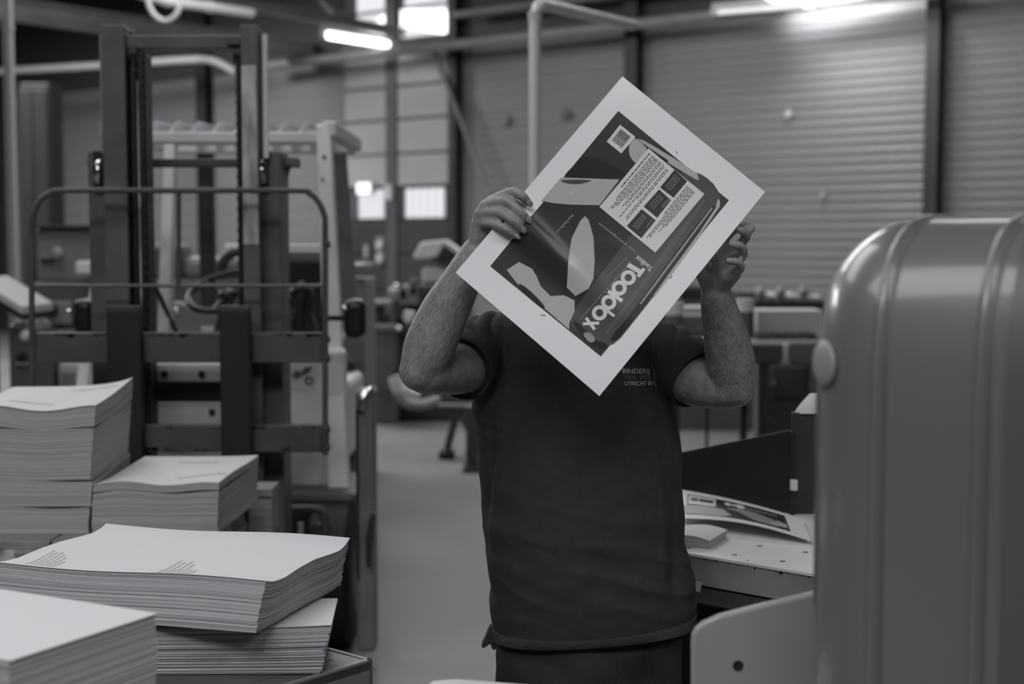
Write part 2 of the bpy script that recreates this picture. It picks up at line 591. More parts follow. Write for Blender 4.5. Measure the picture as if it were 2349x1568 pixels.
# diagonal brace beside the doors
MB().tube([H(s_at(998, -0.2), -0.2, P(998, 120, 20.4).z), H(s_at(1126, -0.2), -0.2, P(1126, 455, 19.9).z)], 0.035, 8).build('wind_brace', M_grey, wall)
MB().tube([H(s_of(775), -0.3, P(775, 0, 21.5).z), H(s_of(800), -0.3, P(800, 30, 21.4).z)], 0.04, 8).build('wind_brace', M_beam, wall)

# ------------------------------------------------------------------ pipes and lamps under the roof
def pipe(name, pts, r, m, label, n=14, seg=6, clips=True):
    root = empty(name, Vector(pts[0]), label, 'pipe')
    Q, R = smooth_path([Vector(p) for p in pts], [r] * len(pts), seg)
    MB().tube(Q, R, n).build('tube', m, root, smooth=True)
    if clips:
        for k in (len(Q) // 3, 2 * len(Q) // 3):
            d = (Q[k + 1] - Q[k]).normalized()
            MB().tube([Q[k] - d * 0.03, Q[k] + d * 0.03], [r * 1.15, r * 1.15], n).build('coupling', m, root, smooth=True)
    return root
zt = P(1227, 8, 8.0).z
p0 = P(1227, 300, 8.0); x0 = p0.x
pipe('duct_pipe', [(x0, 8, 0.0), (x0, 8, 1.2), (x0, 8, zt - 0.22), (x0, 8, zt - 0.10),
     Vector((x0, 8, zt - 0.02)) + WN * 0.03, Vector((x0, 8, zt)) + WN * 0.12, Vector((x0, 8, zt)) + WN * 0.6, Vector((x0, 8, zt)) + WN * 1.0], 0.032, M_pipe,
     'white pipe rising straight up behind the held sheet and bending over at the top')
zb = 4.38
pipe('service_pipe', [H(-2.4, -0.42, zb), H(1, -0.42, zb), H(5, -0.42, zb), H(9.5, -0.42, zb)], 0.07, M_beam,
     'grey service pipe running along the top of the ribbed wall')
pipe('service_pipe', [H(1.4, -0.35, zb + 0.42), H(5, -0.35, zb + 0.42), H(12, -0.35, zb + 0.42)], 0.05, M_beam,
     'thinner dark pipe above the long service pipe on the ribbed wall')
pipe('conduit', [P(-20, 165, 24.5), P(60, 160, 24.0), P(235, 150, 23.2), P(420, 138, 22.4), P(490, 140, 22.3), P(540, 165, 22.2)], 0.06, M_inkl,
     'pale horizontal pipe on the far wall left of the forklift mast')
pipe('standpipe', [(P(24, 300, 12).x, 12, 0), (P(24, 300, 12).x, 12, 2.0), (P(24, 300, 12).x, 12, 6.4)], 0.042, M_inkg,
     'pale vertical pipe at the far left of the hall')
pipe('conduit', [P(300, -22, 15.0), P(385, 2, 15.5), P(480, 16, 16.2), P(576, 30, 17.0)], 0.055, mat('pipe_bright', 0.75, 0.4),
     'white pipe hanging under the roof above the forklift mast')
pipe('hose_loop', [P(338, -10, 14.5), P(342, 12, 14.5), P(356, 36, 14.5), P(378, 48, 14.5), P(400, 38, 14.5), P(412, 16, 14.5), P(416, -10, 14.5)], 0.025, M_inkl,
     'pale hose hanging in a loop under the roof above the forklift', clips=False)

def tube_lamp(a, b, label, r=0.03, m=None):
    a, b = Vector(a), Vector(b)
    root = empty('tube_lamp', a, label, 'lamp', 'strip lamps under the roof')
    d = (b - a).normalized()
    MB().obox(a + Vector((-0.06, -0.04, r + 0.01)), b - a, (0.12, 0.08, 0), (0, 0, 0.06)).build('housing', M_white, root, bevel=0.005)
    MB().tube([a + d * 0.03, b - d * 0.03], r, 10).build('lamp_tube', m or M_lamp, root, smooth=True)
    for e in (a, b):
        MB().obox(e - d * 0.03 - Vector((0.04, 0.03, r)), d * 0.06, Vector((0.08, 0.06, 0)), (0, 0, 2 * r + 0.02)).build('end_cap', M_white, root)
    return root
tube_lamp(BEAM_END - WN * 1.45 - Vector((0, 0, 0.15)), BEAM_END - WN * 0.15 - Vector((0, 0, 0.15)), 'lit strip lamp under the beam in front of the high window', r=0.05)
tube_lamp(P(1755, -14, 16.0), P(1800, 3, 16.9), 'lit strip lamp at the top edge above the ribbed wall', r=0.05)
tube_lamp(H(s_of(1695), -0.62, P(1695, 38, 17.3).z), H(s_of(1900), -0.62, P(1900, 10, 16.2).z), 'long strip lamp fixed along the service pipe on the ribbed wall', r=0.03, m=emit('lamp_tube_dim', 0.55))
MB_l = area('wall_lamp', H(s_of(1905), -0.75, P(1905, -22, 16).z + 0.2), 1.0, 0.12, 80, H(s_of(1960), -0.05, 2.6))

# ================================================================== FORKLIFT
fk = empty('forklift', (-1.145, 6.2, 0), 'forklift truck facing the camera with raised dark mast and pale overhead guard', 'forklift')
FX = -1.145
def sym(mbf):
    return (mbf(-1), mbf(1))
Z = lambda py, Y: P(1174.5, py, Y).z
X = lambda px, Y: P(px, 560, Y).x
# outer mast channels (low) and inner mast channels (raised)
zt_in, zt_out = Z(57, 5.1), Z(347, 5.2)
for sx in (-1, 1):
    # raised inner mast: front flange, web, back flange
    a, b = (X(240, 5.1), X(294, 5.1)) if sx < 0 else (X(557, 5.1), X(596, 5.1))
    mb = MB()
    mb.box(a, b, 5.10, 5.13, 0.35, zt_in)
    w0 = b - 0.02 if sx < 0 else b - 0.02
    mb.box(w0 - 0.01, w0 + 0.012, 5.13, 5.22, 0.35, zt_in)
    mb.box(a, b, 5.22, 5.25, 0.35, zt_in)
    mb.build('inner_mast_rail', M_mast if sx < 0 else M_mast, fk, bevel=0.004)
    # worn face strip
    if sx > 0:
        MB().box(a + 0.004, b - 0.004, 5.094, 5.1, Z(560, 5.1), Z(150, 5.1)).build('rail_wear_strip', M_worn, fk)
    # dark inner channel beside the chain
    a2, b2 = (X(297, 5.12), X(333, 5.12)) if sx < 0 else (X(543, 5.12), X(556, 5.12))
    MB().box(a2, b2, 5.16, 5.26, 0.35, zt_in - 0.09).build('chain_guide', M_fork, fk, bevel=0.003)
    # fixed outer mast
    a3, b3 = (X(205, 5.2), X(244, 5.2)) if sx < 0 else (X(600, 5.2), X(645, 5.2))
    mb = MB()
    mb.box(a3, b3, 5.20, 5.23, 0.08, zt_out)
    mb.box(a3 if sx < 0 else b3 - 0.02, a3 + 0.02 if sx < 0 else b3, 5.23, 5.36, 0.08, zt_out)
    mb.box(a3, b3, 5.36, 5.39, 0.08, zt_out)
    mb.build('outer_mast_rail', M_mast, fk, bevel=0.004)
    # mast roller in its dark pocket
    cx = (X(231, 5.18) if sx < 0 else X(603, 5.18)); cz = Z(394, 5.18)
    MB().box(cx - 0.022, cx + 0.022, 5.185, 5.2, cz - 0.075, cz + 0.075).build('roller_pocket', M_black, fk)
    rl = []
    for k in range(9):
        t = -1 + 2 * k / 8
        rl.append((cx + 0.0155 * t, 0.052 * (1 - 0.18 * t * t)))
    rings = [[Vector((x, 5.2 + r * math.cos(2 * PI * j / 24), cz + r * math.sin(2 * PI * j / 24))) for j in range(24)] for x, r in rl]
    MB().loft(rings).build('mast_roller', M_chrome, fk, smooth=True)
    # lift cylinder rods
    rx = X(239, 5.16) if sx < 0 else X(611, 5.16)
    MB().tube([(rx, 5.17, Z(352 if sx < 0 else 362, 5.16)), (rx, 5.17, Z(78, 5.16))], 0.006 if sx < 0 else 0.0115, 14).build('lift_rod', mat('rod_sheen_white', 0.8, 0.2) if sx > 0 else M_inkg, fk, smooth=True)  # right rod: white colour stands in for the sheen of chrome
    MB().tube([(rx + sx * 0.01, 5.30, 0.25), (rx + sx * 0.01, 5.30, Z(370, 5.3))], 0.028, 16).build('lift_cylinder', M_truckd, fk, smooth=True)
# dark bar standing in for shade in the gap right of the right rail
MB().box(X(594, 5.2), X(604, 5.2), 5.19, 5.24, zt_out, zt_in - 0.02).build('rail_gap_shade', M_fork, fk)
# top crosshead and tie bars
MB().box(X(290, 5.13), X(560, 5.13), 5.13, 5.22, Z(112, 5.13), Z(80, 5.13)).build('crosshead', M_mast, fk, bevel=0.006)
MB().box(X(526, 5.12), X(560, 5.12), 5.11, 5.14, Z(104, 5.13), Z(86, 5.13)).build('crosshead_bracket', M_carr, fk, bevel=0.003)
MB().box(X(205, 5.4), X(645, 5.4), 5.39, 5.45, Z(383, 5.4), Z(364, 5.4)).build('tie_bar', M_carr, fk, bevel=0.005)
mb = MB()
mb.box(X(636, 5.3), X(681, 5.3), 5.3, 5.42, Z(381, 5.3), Z(360, 5.3))
mb.prism([(X(638, 5.3), 5.33, Z(381, 5.3)), (X(664, 5.3), 5.33, Z(381, 5.3)), (X(652, 5.3), 5.33, Z(430, 5.3)), (X(640, 5.3), 5.33, Z(430, 5.3))], (0, 0.03, 0))
mb.build('tilt_bracket', M_mast, fk, bevel=0.004)
# lift chains made of plates
for cxp, top in ((312, 120), (326, 120), (549, 118)):
    mb = MB()
    cx = X(cxp, 5.12)
    z = 0.95
    k = 0
    while z < Z(top, 5.12):
        hw = 0.008 if k % 2 else 0.0055
        mb.box(cx - hw, cx + hw, 5.125, 5.137, z, z + 0.017)
        z += 0.019; k += 1
    o = mb.build('lift_chain', M_black, fk)
    o['kind'] = 'stuff'
MB().tube([(X(321, 5.11), 5.115, 0.9), (X(321, 5.11), 5.115, Z(185, 5.11))], 0.0028, 8).build('hydraulic_hose', M_worn, fk, smooth=True)
for pxk in (312, 549):
    cx = X(pxk, 5.12)
    MB().tube([(cx - 0.014, 5.15, Z(122, 5.12)), (cx + 0.014, 5.15, Z(122, 5.12))], 0.035, 20).build('chain_pulley', M_fork, fk, smooth=True)
# carriage
zc1, zc0 = Z(763, 5.0), Z(832, 5.0)
zd1, zd0 = Z(975, 5.0), Z(1037, 5.0)
MB().box(X(76, 5.0), X(748, 5.0), 5.0, 5.045, zc0, zc1).build('carriage_bar', M_carr, fk, bevel=0.004)
MB().box(X(76, 5.0), X(748, 5.0), 5.0, 5.045, zd0, zd1).build('carriage_bar', M_carr, fk, bevel=0.004)
chip = MB()
rnd = random.Random(8)
for zt_, zb_ in ((zc1, zc0), (zd1, zd0)):
    for k in range(26):
        xa = rnd.uniform(X(80, 5.0), X(735, 5.0)); wd = rnd.uniform(0.01, 0.05); hh = rnd.uniform(0.004, 0.018)
        top = zt_ if (zt_ == zc1 or rnd.random() < 0.3) else zb_ + hh + 0.006
        pts_ = [(xa + wd * t_, 4.9994, top - 0.003 - hh * (0.25 + 0.75 * abs(math.sin(3 * t_ + k))) if q_ else top - 0.003) for q_, t_ in ((0, 0), (0, 1), (1, 1), (1, 0.66), (1, 0.33), (1, 0))]
        chip.add(pts_, [tuple(range(6))])
chip.build('paint_chips', M_fork, fk)['kind'] = 'stuff'
for px in (300, 556):
    MB().box(X(px - 14, 5.05), X(px + 14, 5.05), 5.05, 5.09, zd0, zc1).build('carriage_upright', M_fork, fk, bevel=0.003)
# pale cross plates with bolts behind the carriage
for (y0, y1, bolts) in ((834, 875, ((378, 857), (463, 857))), (923, 976, ((487, 944),))):
    pl = MB().box(X(322, 5.3), X(560, 5.3), 5.30, 5.33, Z(y1, 5.3), Z(y0, 5.3)).build('cross_plate', M_truck, fk, bevel=0.003)
    for bx, by in bolts:
        p = P(bx, by, 5.3)
        MB().tube([(p.x, 5.30, p.z), (p.x, 5.288, p.z)], 0.013, 6).build('bolt', M_dark, pl)
MB().box(X(322, 5.34), X(560, 5.34), 5.345, 5.36, Z(926, 5.34), Z(870, 5.34)).build('cross_plate', M_dark, fk)
# forks: shank and blade
for a, b in ((240, 318), (500, 570)):
    xa, xb = X(a, 4.94), X(b, 4.94)
    zt = Z(709, 4.94)
    mb = MB()
    prof_ = [(4.985, zt), (4.94, zt), (4.94, 0.715), (3.86, 0.705), (3.86, 0.69), (4.95, 0.67), (4.985, 0.70)]
    mb.prism([(xa, y, z) for y, z in prof_], (xb - xa, 0, 0))
    f = mb.build('fork', M_fork, fk, bevel=0.006)
    MB().box(xa, xb, 4.942, 4.983, zt, zt + 0.012).build('fork_hook', M_carr, f, bevel=0.002)
# load backrest
Yb = 4.99
r_ = 0.0105
path = [P(73, 1035, Yb), P(73, 800, Yb), P(73, 540, Yb), P(76, 495, Yb), P(92, 460, Yb), P(118, 442, Yb), P(150, 437, Yb), P(400, 437, Yb),
        P(680, 437, Yb), P(708, 443, Yb), P(730, 462, Yb), P(743, 492, Yb), P(746, 530, Yb), P(746, 800, Yb), P(746, 1043, Yb)]
Q, R = smooth_path(path, [r_] * len(path), 4)
br = MB().tube(Q, R, 10).build('backrest_frame', M_carr, fk, smooth=True)
MB().tube([P(73, 655, Yb), P(746, 655, Yb)], 0.0065, 8).build('backrest_bar', M_mast, br, smooth=True)
MB().tube([P(410, 437, Yb), P(410, 655, Yb)], 0.0085, 8).build('backrest_bar', M_carr, br, smooth=True)
for py in (560, 778, 822, 984, 1026):
    p = P(752, py, Yb)
    MB().tube([(p.x - 0.008, Yb, p.z), (p.x + 0.008, Yb, p.z)], 0.011, 8).build('bolt', M_fork, fk)
# chassis
yF = 5.95
cw = 0.50
mb = MB()
mb.box(FX - 0.46, X(792, yF), yF, yF + 0.05, Z(1122, yF), Z(800, yF))
cowl = mb.build('front_cowl', M_truck, fk, bevel=0.02)
s1 = MB()
p = P(662, 842, yF - 0.01)
a, b = P(660, 892, yF - 0.004), P(722, 838, yF - 0.004)
st = MB().box(a.x, b.x, yF - 0.004, yF, a.z, b.z).build('decal', M_white, cowl)
# decal marks: a ring and a small wrench-like mark
p = P(709, 873, yF - 0.006)
rings = []
ring = []
for j in range(20):
    t = 2 * PI * j / 20
    ring.append((p.x + 0.019 * math.cos(t), yF - 0.0055, p.z + 0.019 * math.sin(t)))
ring2 = [(p.x + 0.010 * math.cos(2 * PI * j / 20), yF - 0.0055, p.z + 0.010 * math.sin(2 * PI * j / 20)) for j in range(20)]
vs = ring + ring2
MB().add(vs, [(j, (j + 1) % 20, 20 + (j + 1) % 20, 20 + j) for j in range(20)]).build('decal_ring', M_dark, st)
q = lambda x, y: P(x, y, yF - 0.0055)
MB().add([q(668, 862), q(680, 848), q(690, 853), q(700, 842), q(718, 840), q(708, 856), q(692, 862), q(680, 870)], [tuple(range(8))]).build('decal_mark', M_mid, st)
MB().box(FX - 0.52, FX + 0.32, 6.0, 7.9, 0.55, 0.95).build('battery_hood', M_truck, fk, bevel=0.04, seg=3)
MB().box(FX - 0.54, FX + 0.28, 7.75, 8.35, 0.30, 1.15).build('counterweight', M_truckd, fk, bevel=0.08, seg=4)
MB().box(FX - 0.46, X(815, 5.75), 5.75, 6.3, 0.28, Z(1125, 5.8)).build('front_axle_housing', M_truckd, fk, bevel=0.03)
# pillars and overhead guard
yg = 6.16
gx0, gx1 = X(250, yg), X(757, yg)
zg = Z(302, yg)
mb = MB()
mb.box(gx0, gx1, yg, yg + 0.09, Z(326, yg), Z(303, yg))
mb.box(gx0, gx1, yg + 0.012, yg + 0.08, Z(331, yg), Z(326, yg))
gd = mb.build('guard_front_beam', M_truck, fk, bevel=0.012, seg=3)
for px in np.arange(345, 760, 49.5):
    x = X(px, yg)
    zb_ = Z(303, yg)
    pr = [(x - 0.010, yg + 0.02, zb_), (x + 0.004, yg + 0.02, zb_ + 0.03), (x + 0.022, yg + 0.02, zb_ + 0.05), (x + 0.034, yg + 0.02, zb_ + 0.046), (x + 0.014, yg + 0.02, zb_ + 0.028), (x + 0.004, yg + 0.02, zb_)]
    MB().prism(pr, (0, 1.0, 0.02)).build('guard_slat', M_truck, fk)
MB().box(gx0, gx1, yg + 0.98, yg + 1.06, zg - 0.03, zg + 0.05).build('guard_rear_beam', M_truck, fk, bevel=0.012)
for sx in (-1, 1):
    x = gx1 if sx > 0 else gx0
    MB().obox((x - 0.03, yg, zg - 0.02), (0.06, 0, 0), (0, 1.05, 0), (0, 0, 0.065)).build('guard_side_rail', M_truck, fk, bevel=0.01)
# front pillars lean towards the mast at the bottom
for (tx, ty, bx, by, yb, wt, wbm) in ((741, 285, 777, 1122, 5.88, 0.062, 0.088), (388, 330, 367, 1000, 5.88, 0.05, 0.055), (270, 300, 170, 1000, 5.88, 0.05, 0.05)):
    t0, b0 = P(tx, ty, yg), P(bx, by, yb)
    mb = MB()
    mb.add([(t0.x - wt / 2, yg - 0.0, t0.z), (t0.x + wt / 2, yg, t0.z), (t0.x + wt / 2, yg + 0.07, t0.z), (t0.x - wt / 2, yg + 0.07, t0.z),
            (b0.x - wbm / 2, yb, b0.z), (b0.x + wbm / 2, yb, b0.z), (b0.x + wbm / 2, yb + 0.07, b0.z), (b0.x - wbm / 2, yb + 0.07, b0.z)],
           [(0, 1, 2, 3), (4, 7, 6, 5), (0, 4, 5, 1), (1, 5, 6, 2), (2, 6, 7, 3), (3, 7, 4, 0)])
    pl = mb.build('front_pillar', M_truck, fk, bevel=0.008)
    if tx > 700:
        for (hx, hy, hr) in ((740, 412, 0.007), (744, 360, 0.010), (795, 845, 0.008)):
            f = (hy - ty) / (by - ty)
            yy = yg + (yb - yg) * f
            p = P(hx, hy, yy - 0.002)
            MB().tube([(p.x, yy + 0.01, p.z), (p.x, yy - 0.006, p.z)], hr, 10).build('bolt', M_chrome if hr > 0.009 else M_dark, pl)
for sx, tx, bx in ((1, 768, 806), (-1, 462, 474)):
    t0, b0 = P(tx - 12, 335, 7.15), P(bx - 12, 830, 7.35)
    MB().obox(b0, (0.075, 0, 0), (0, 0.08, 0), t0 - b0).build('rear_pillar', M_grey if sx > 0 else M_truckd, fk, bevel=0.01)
# right rear lamp brackets / headlamps
for sx, (a, b, c_, d_) in ((1, (787, 836, 686, 776)), (-1, (165, 208, 686, 768))):
    yl = 5.55
    p0_, p1_ = P(a, d_, yl), P(b, c_, yl)
    hl = MB().box(p0_.x, p1_.x, yl, yl + 0.12, p0_.z, p1_.z).build('headlamp', M_black, fk, bevel=0.03, seg=4)
    cx, cz = (p0_.x + p1_.x) / 2, (p0_.z + p1_.z) / 2
    MB().box(p0_.x - 0.1 if sx > 0 else p1_.x, p0_.x if sx > 0 else p1_.x + 0.1, yl + 0.05, yl + 0.07, cz - 0.01, cz + 0.01).build('lamp_bracket', M_black, hl)
    e = P(790 if sx > 0 else 157, 708 if sx > 0 else 716, yl - 0.01)
    MB().ellipsoid((e.x, yl - 0.002, e.z), (0.013, 0.01, 0.013), 12, 8).build('reflector', M_chrome, hl, smooth=True)
# steering wheel, column, seat and levers
wc = P(520, 668, 6.35)
mb = MB()
tilt = Matrix.Rotation(math.radians(28), 4, 'X') @ Matrix.Rotation(math.radians(-8), 4, 'Y')
Q = [wc + tilt @ Vector((0.172 * math.cos(t), 0.172 * math.sin(t), 0)) for t in np.linspace(0, 2 * PI, 40)]
sw = mb.tube(Q, 0.0155, 10).build('steering_wheel', M_black, fk, smooth=True)
sp = MB()
for t in (0.3, 2.4, 4.5):
    sp.tube([wc + tilt @ Vector((0, 0, -0.03)), wc + tilt @ Vector((0.165 * math.cos(t), 0.165 * math.sin(t), 0))], [0.018, 0.012], 8)
sp.build('wheel_spokes', M_black, sw, smooth=True)
MB().ellipsoid(wc + tilt @ Vector((0, 0, -0.02)), (0.045, 0.045, 0.03), 16, 10).build('wheel_hub', M_black, sw, smooth=True)
MB().tube([wc + tilt @ Vector((0, 0, -0.03)), P(500, 800, 6.3)], [0.03, 0.04], 12).build('steering_column', M_dark, fk, smooth=True)
st0 = P(455, 600, 6.6)
seat = MB()
a, b = P(640, 800, 6.9), P(735, 640, 6.9)
seat.box(FX - 0.23, FX + 0.23, 7.25, 7.38, 1.10, 1.62)
MB().box(FX - 0.25, FX + 0.25, 6.75, 7.3, 0.95, 1.10).build('seat_cushion', M_black, fk, bevel=0.05, seg=4)
seat.build('seat_back', M_black, fk, bevel=0.06, seg=4)
mb = MB()
Q, R = smooth_path([P(652, 720, 6.3), P(660, 690, 6.3), P(678, 668, 6.3), P(700, 664, 6.3), P(712, 690, 6.3), P(706, 730, 6.3)], [0.022] * 6, 5)
MB().tube(Q, R, 10).build('hydraulic_hoses', M_black, fk, smooth=True)
MB().prism([P(672, 792, 6.25), P(690, 700, 6.25), P(705, 655, 6.25), P(716, 660, 6.25), P(716, 720, 6.25), P(734, 792, 6.25)], (0, 0.06, 0)).build('lever_console', M_black, fk, bevel=0.01)
MB().ellipsoid(P(665, 735, 6.2), (0.035, 0.035, 0.05), 14, 10).build('lever_knob', M_black, fk, smooth=True)
for px, py in ((662, 690), (693, 655)):
    p = P(px, py, 6.2)
    MB().tube([p, p + Vector((-0.02, 0.05, -0.25))], 0.008, 8).build('control_lever', M_dark, fk, smooth=True)
    MB().ellipsoid(p, (0.018, 0.018, 0.022), 12, 8).build('lever_knob', M_black, fk, smooth=True)
MB().tube([P(357, 660, 6.0), P(405, 762, 6.0)], 0.010, 8).build('gas_strut', M_black, fk, smooth=True)
p = P(404, 712, 6.2)
dash = MB().prism([P(385, 800, 6.62), P(385, 700, 6.62), P(400, 690, 6.62), P(470, 712, 6.62), P(620, 740, 6.62), P(640, 800, 6.62)], (0, 0.1, 0)).build('dashboard', M_grey, fk, bevel=0.02)
MB().ellipsoid((P(404, 712, 6.6).x, 6.61, P(404, 712, 6.6).z), (0.016, 0.012, 0.016), 12, 8).build('key_switch', M_chrome, dash, smooth=True)
a, b = P(462, 760, 6.6), P(500, 748, 6.6)
MB().box(a.x, b.x, 6.6, 6.62, a.z, b.z).build('dash_label', M_white, dash)
# right side step post / fender
yp = 5.45
mb = MB()
a, b = P(818, 1480, yp), P(858, 893, yp)
mb.box(a.x, b.x, yp, yp + 0.12, 0.06, b.z)
fen = mb.build('side_fender', M_grey, fk, bevel=0.02, seg=3)
MB().obox((a.x + 0.005, yp - 0.004, 0.35), (0.008, 0, 0), (0, 0.004, 0), (0, 0, b.z - 0.42)).build('fender_gap', M_black, fen)
cb = MB()
cb.tube([P(826, 940, yp - 0.02), P(832, 912, yp - 0.02), P(846, 897, yp - 0.01), P(857, 893, yp + 0.2)], 0.016, 10)
cb.build('grab_corner', M_chrome, fen, smooth=True)
MB().tube([P(846, 1300, yp - 0.05), P(846, 1240, yp - 0.05), P(853, 1195, yp - 0.05), P(858, 1175, yp - 0.05)], [0.010, 0.013, 0.013, 0.009], 8).build('step_lever', M_truckd, fen, smooth=True)
a, b = P(820, 1065, 5.78), P(800, 1100, 5.78)
# bent pipe low on the front
Q, R = smooth_path([P(632, 1168, 5.6), P(690, 1166, 5.6), P(728, 1168, 5.6), P(742, 1180, 5.6), P(746, 1210, 5.6), P(748, 1300, 5.6)], [0.017] * 6, 5)
MB().tube(Q, R, 12).build('front_pipe', M_mid, fk, smooth=True)
for px in (690, 735):
    p = P(px, 1215, 5.62)
    MB().tube([(p.x, 5.62, p.z - 0.08), (p.x, 5.62, p.z + 0.03)], 0.012, 10).build('hose_fitting', M_worn, fk, smooth=True)
# wheels
def wheel(cx, cy, r, wd, name='wheel'):
    pr = [(-0.5, 0.62), (-0.5, 0.9), (-0.38, 1.0), (0.38, 1.0), (0.5, 0.9), (0.5, 0.62)]
    rings = [[Vector((cx + wd * t, cy + r * q_ * math.cos(2 * PI * j / 32), r + r * q_ * math.sin(2 * PI * j / 32))) for j in range(32)] for t, q_ in pr]
    o = MB().loft(rings).build(name, M_rubber, fk, smooth=True)
    MB().tube([(cx - wd * 0.52, cy, r), (cx + wd * 0.52, cy, r)], r * 0.55, 20).build('hub', M_truckd, o, smooth=True)
wheel(FX + 0.41, 5.80, 0.30, 0.18); wheel(FX - 0.41, 5.80, 0.30, 0.18)
wheel(FX + 0.20, 7.6, 0.24, 0.18); wheel(FX - 0.44, 7.6, 0.24, 0.18)

# ================================================================== PALLET ON THE FORKS
pa = empty('pallet', (-1.27, 4.32, 0.715), 'wooden pallet carried on the forks under the paper stacks', 'pallet')
px0, px1 = -1.76, -0.87
for k in range(5):
    y = 3.85 + k * 0.19
    for (a, b) in ((px0, -1.268), (-1.262, px1)) if k == 0 else ((px0, px1),):
        MB().box(a, b, y, y + 0.145, 0.815, 0.84).build('board', M_wood, pa, bevel=0.003)
MB().box(px1 + 0.002, -0.785, 4.61, 4.755, 0.825, 0.852).build('board', M_wood, pa, bevel=0.003)
MB().box(px1 + 0.004, -0.788, 4.62, 4.755, 0.70, 0.825).build('block', M_wood, pa, bevel=0.003)
for x in (px0, (px0 + px1) / 2 - 0.05, px1 - 0.1):
    MB().box(x, x + 0.1, 3.85, 4.755, 0.793, 0.815).build('stringer', M_wood, pa, bevel=0.003)
    for y in (3.86, 4.25, 4.64):
        MB().box(x, x + 0.1, y, y + 0.11, 0.738, 0.793).build('block', M_wood, pa, bevel=0.003)
    MB().box(x, x + 0.1, 3.85, 4.755, 0.716, 0.738).build('bottom_board', M_wood, pa, bevel=0.003)

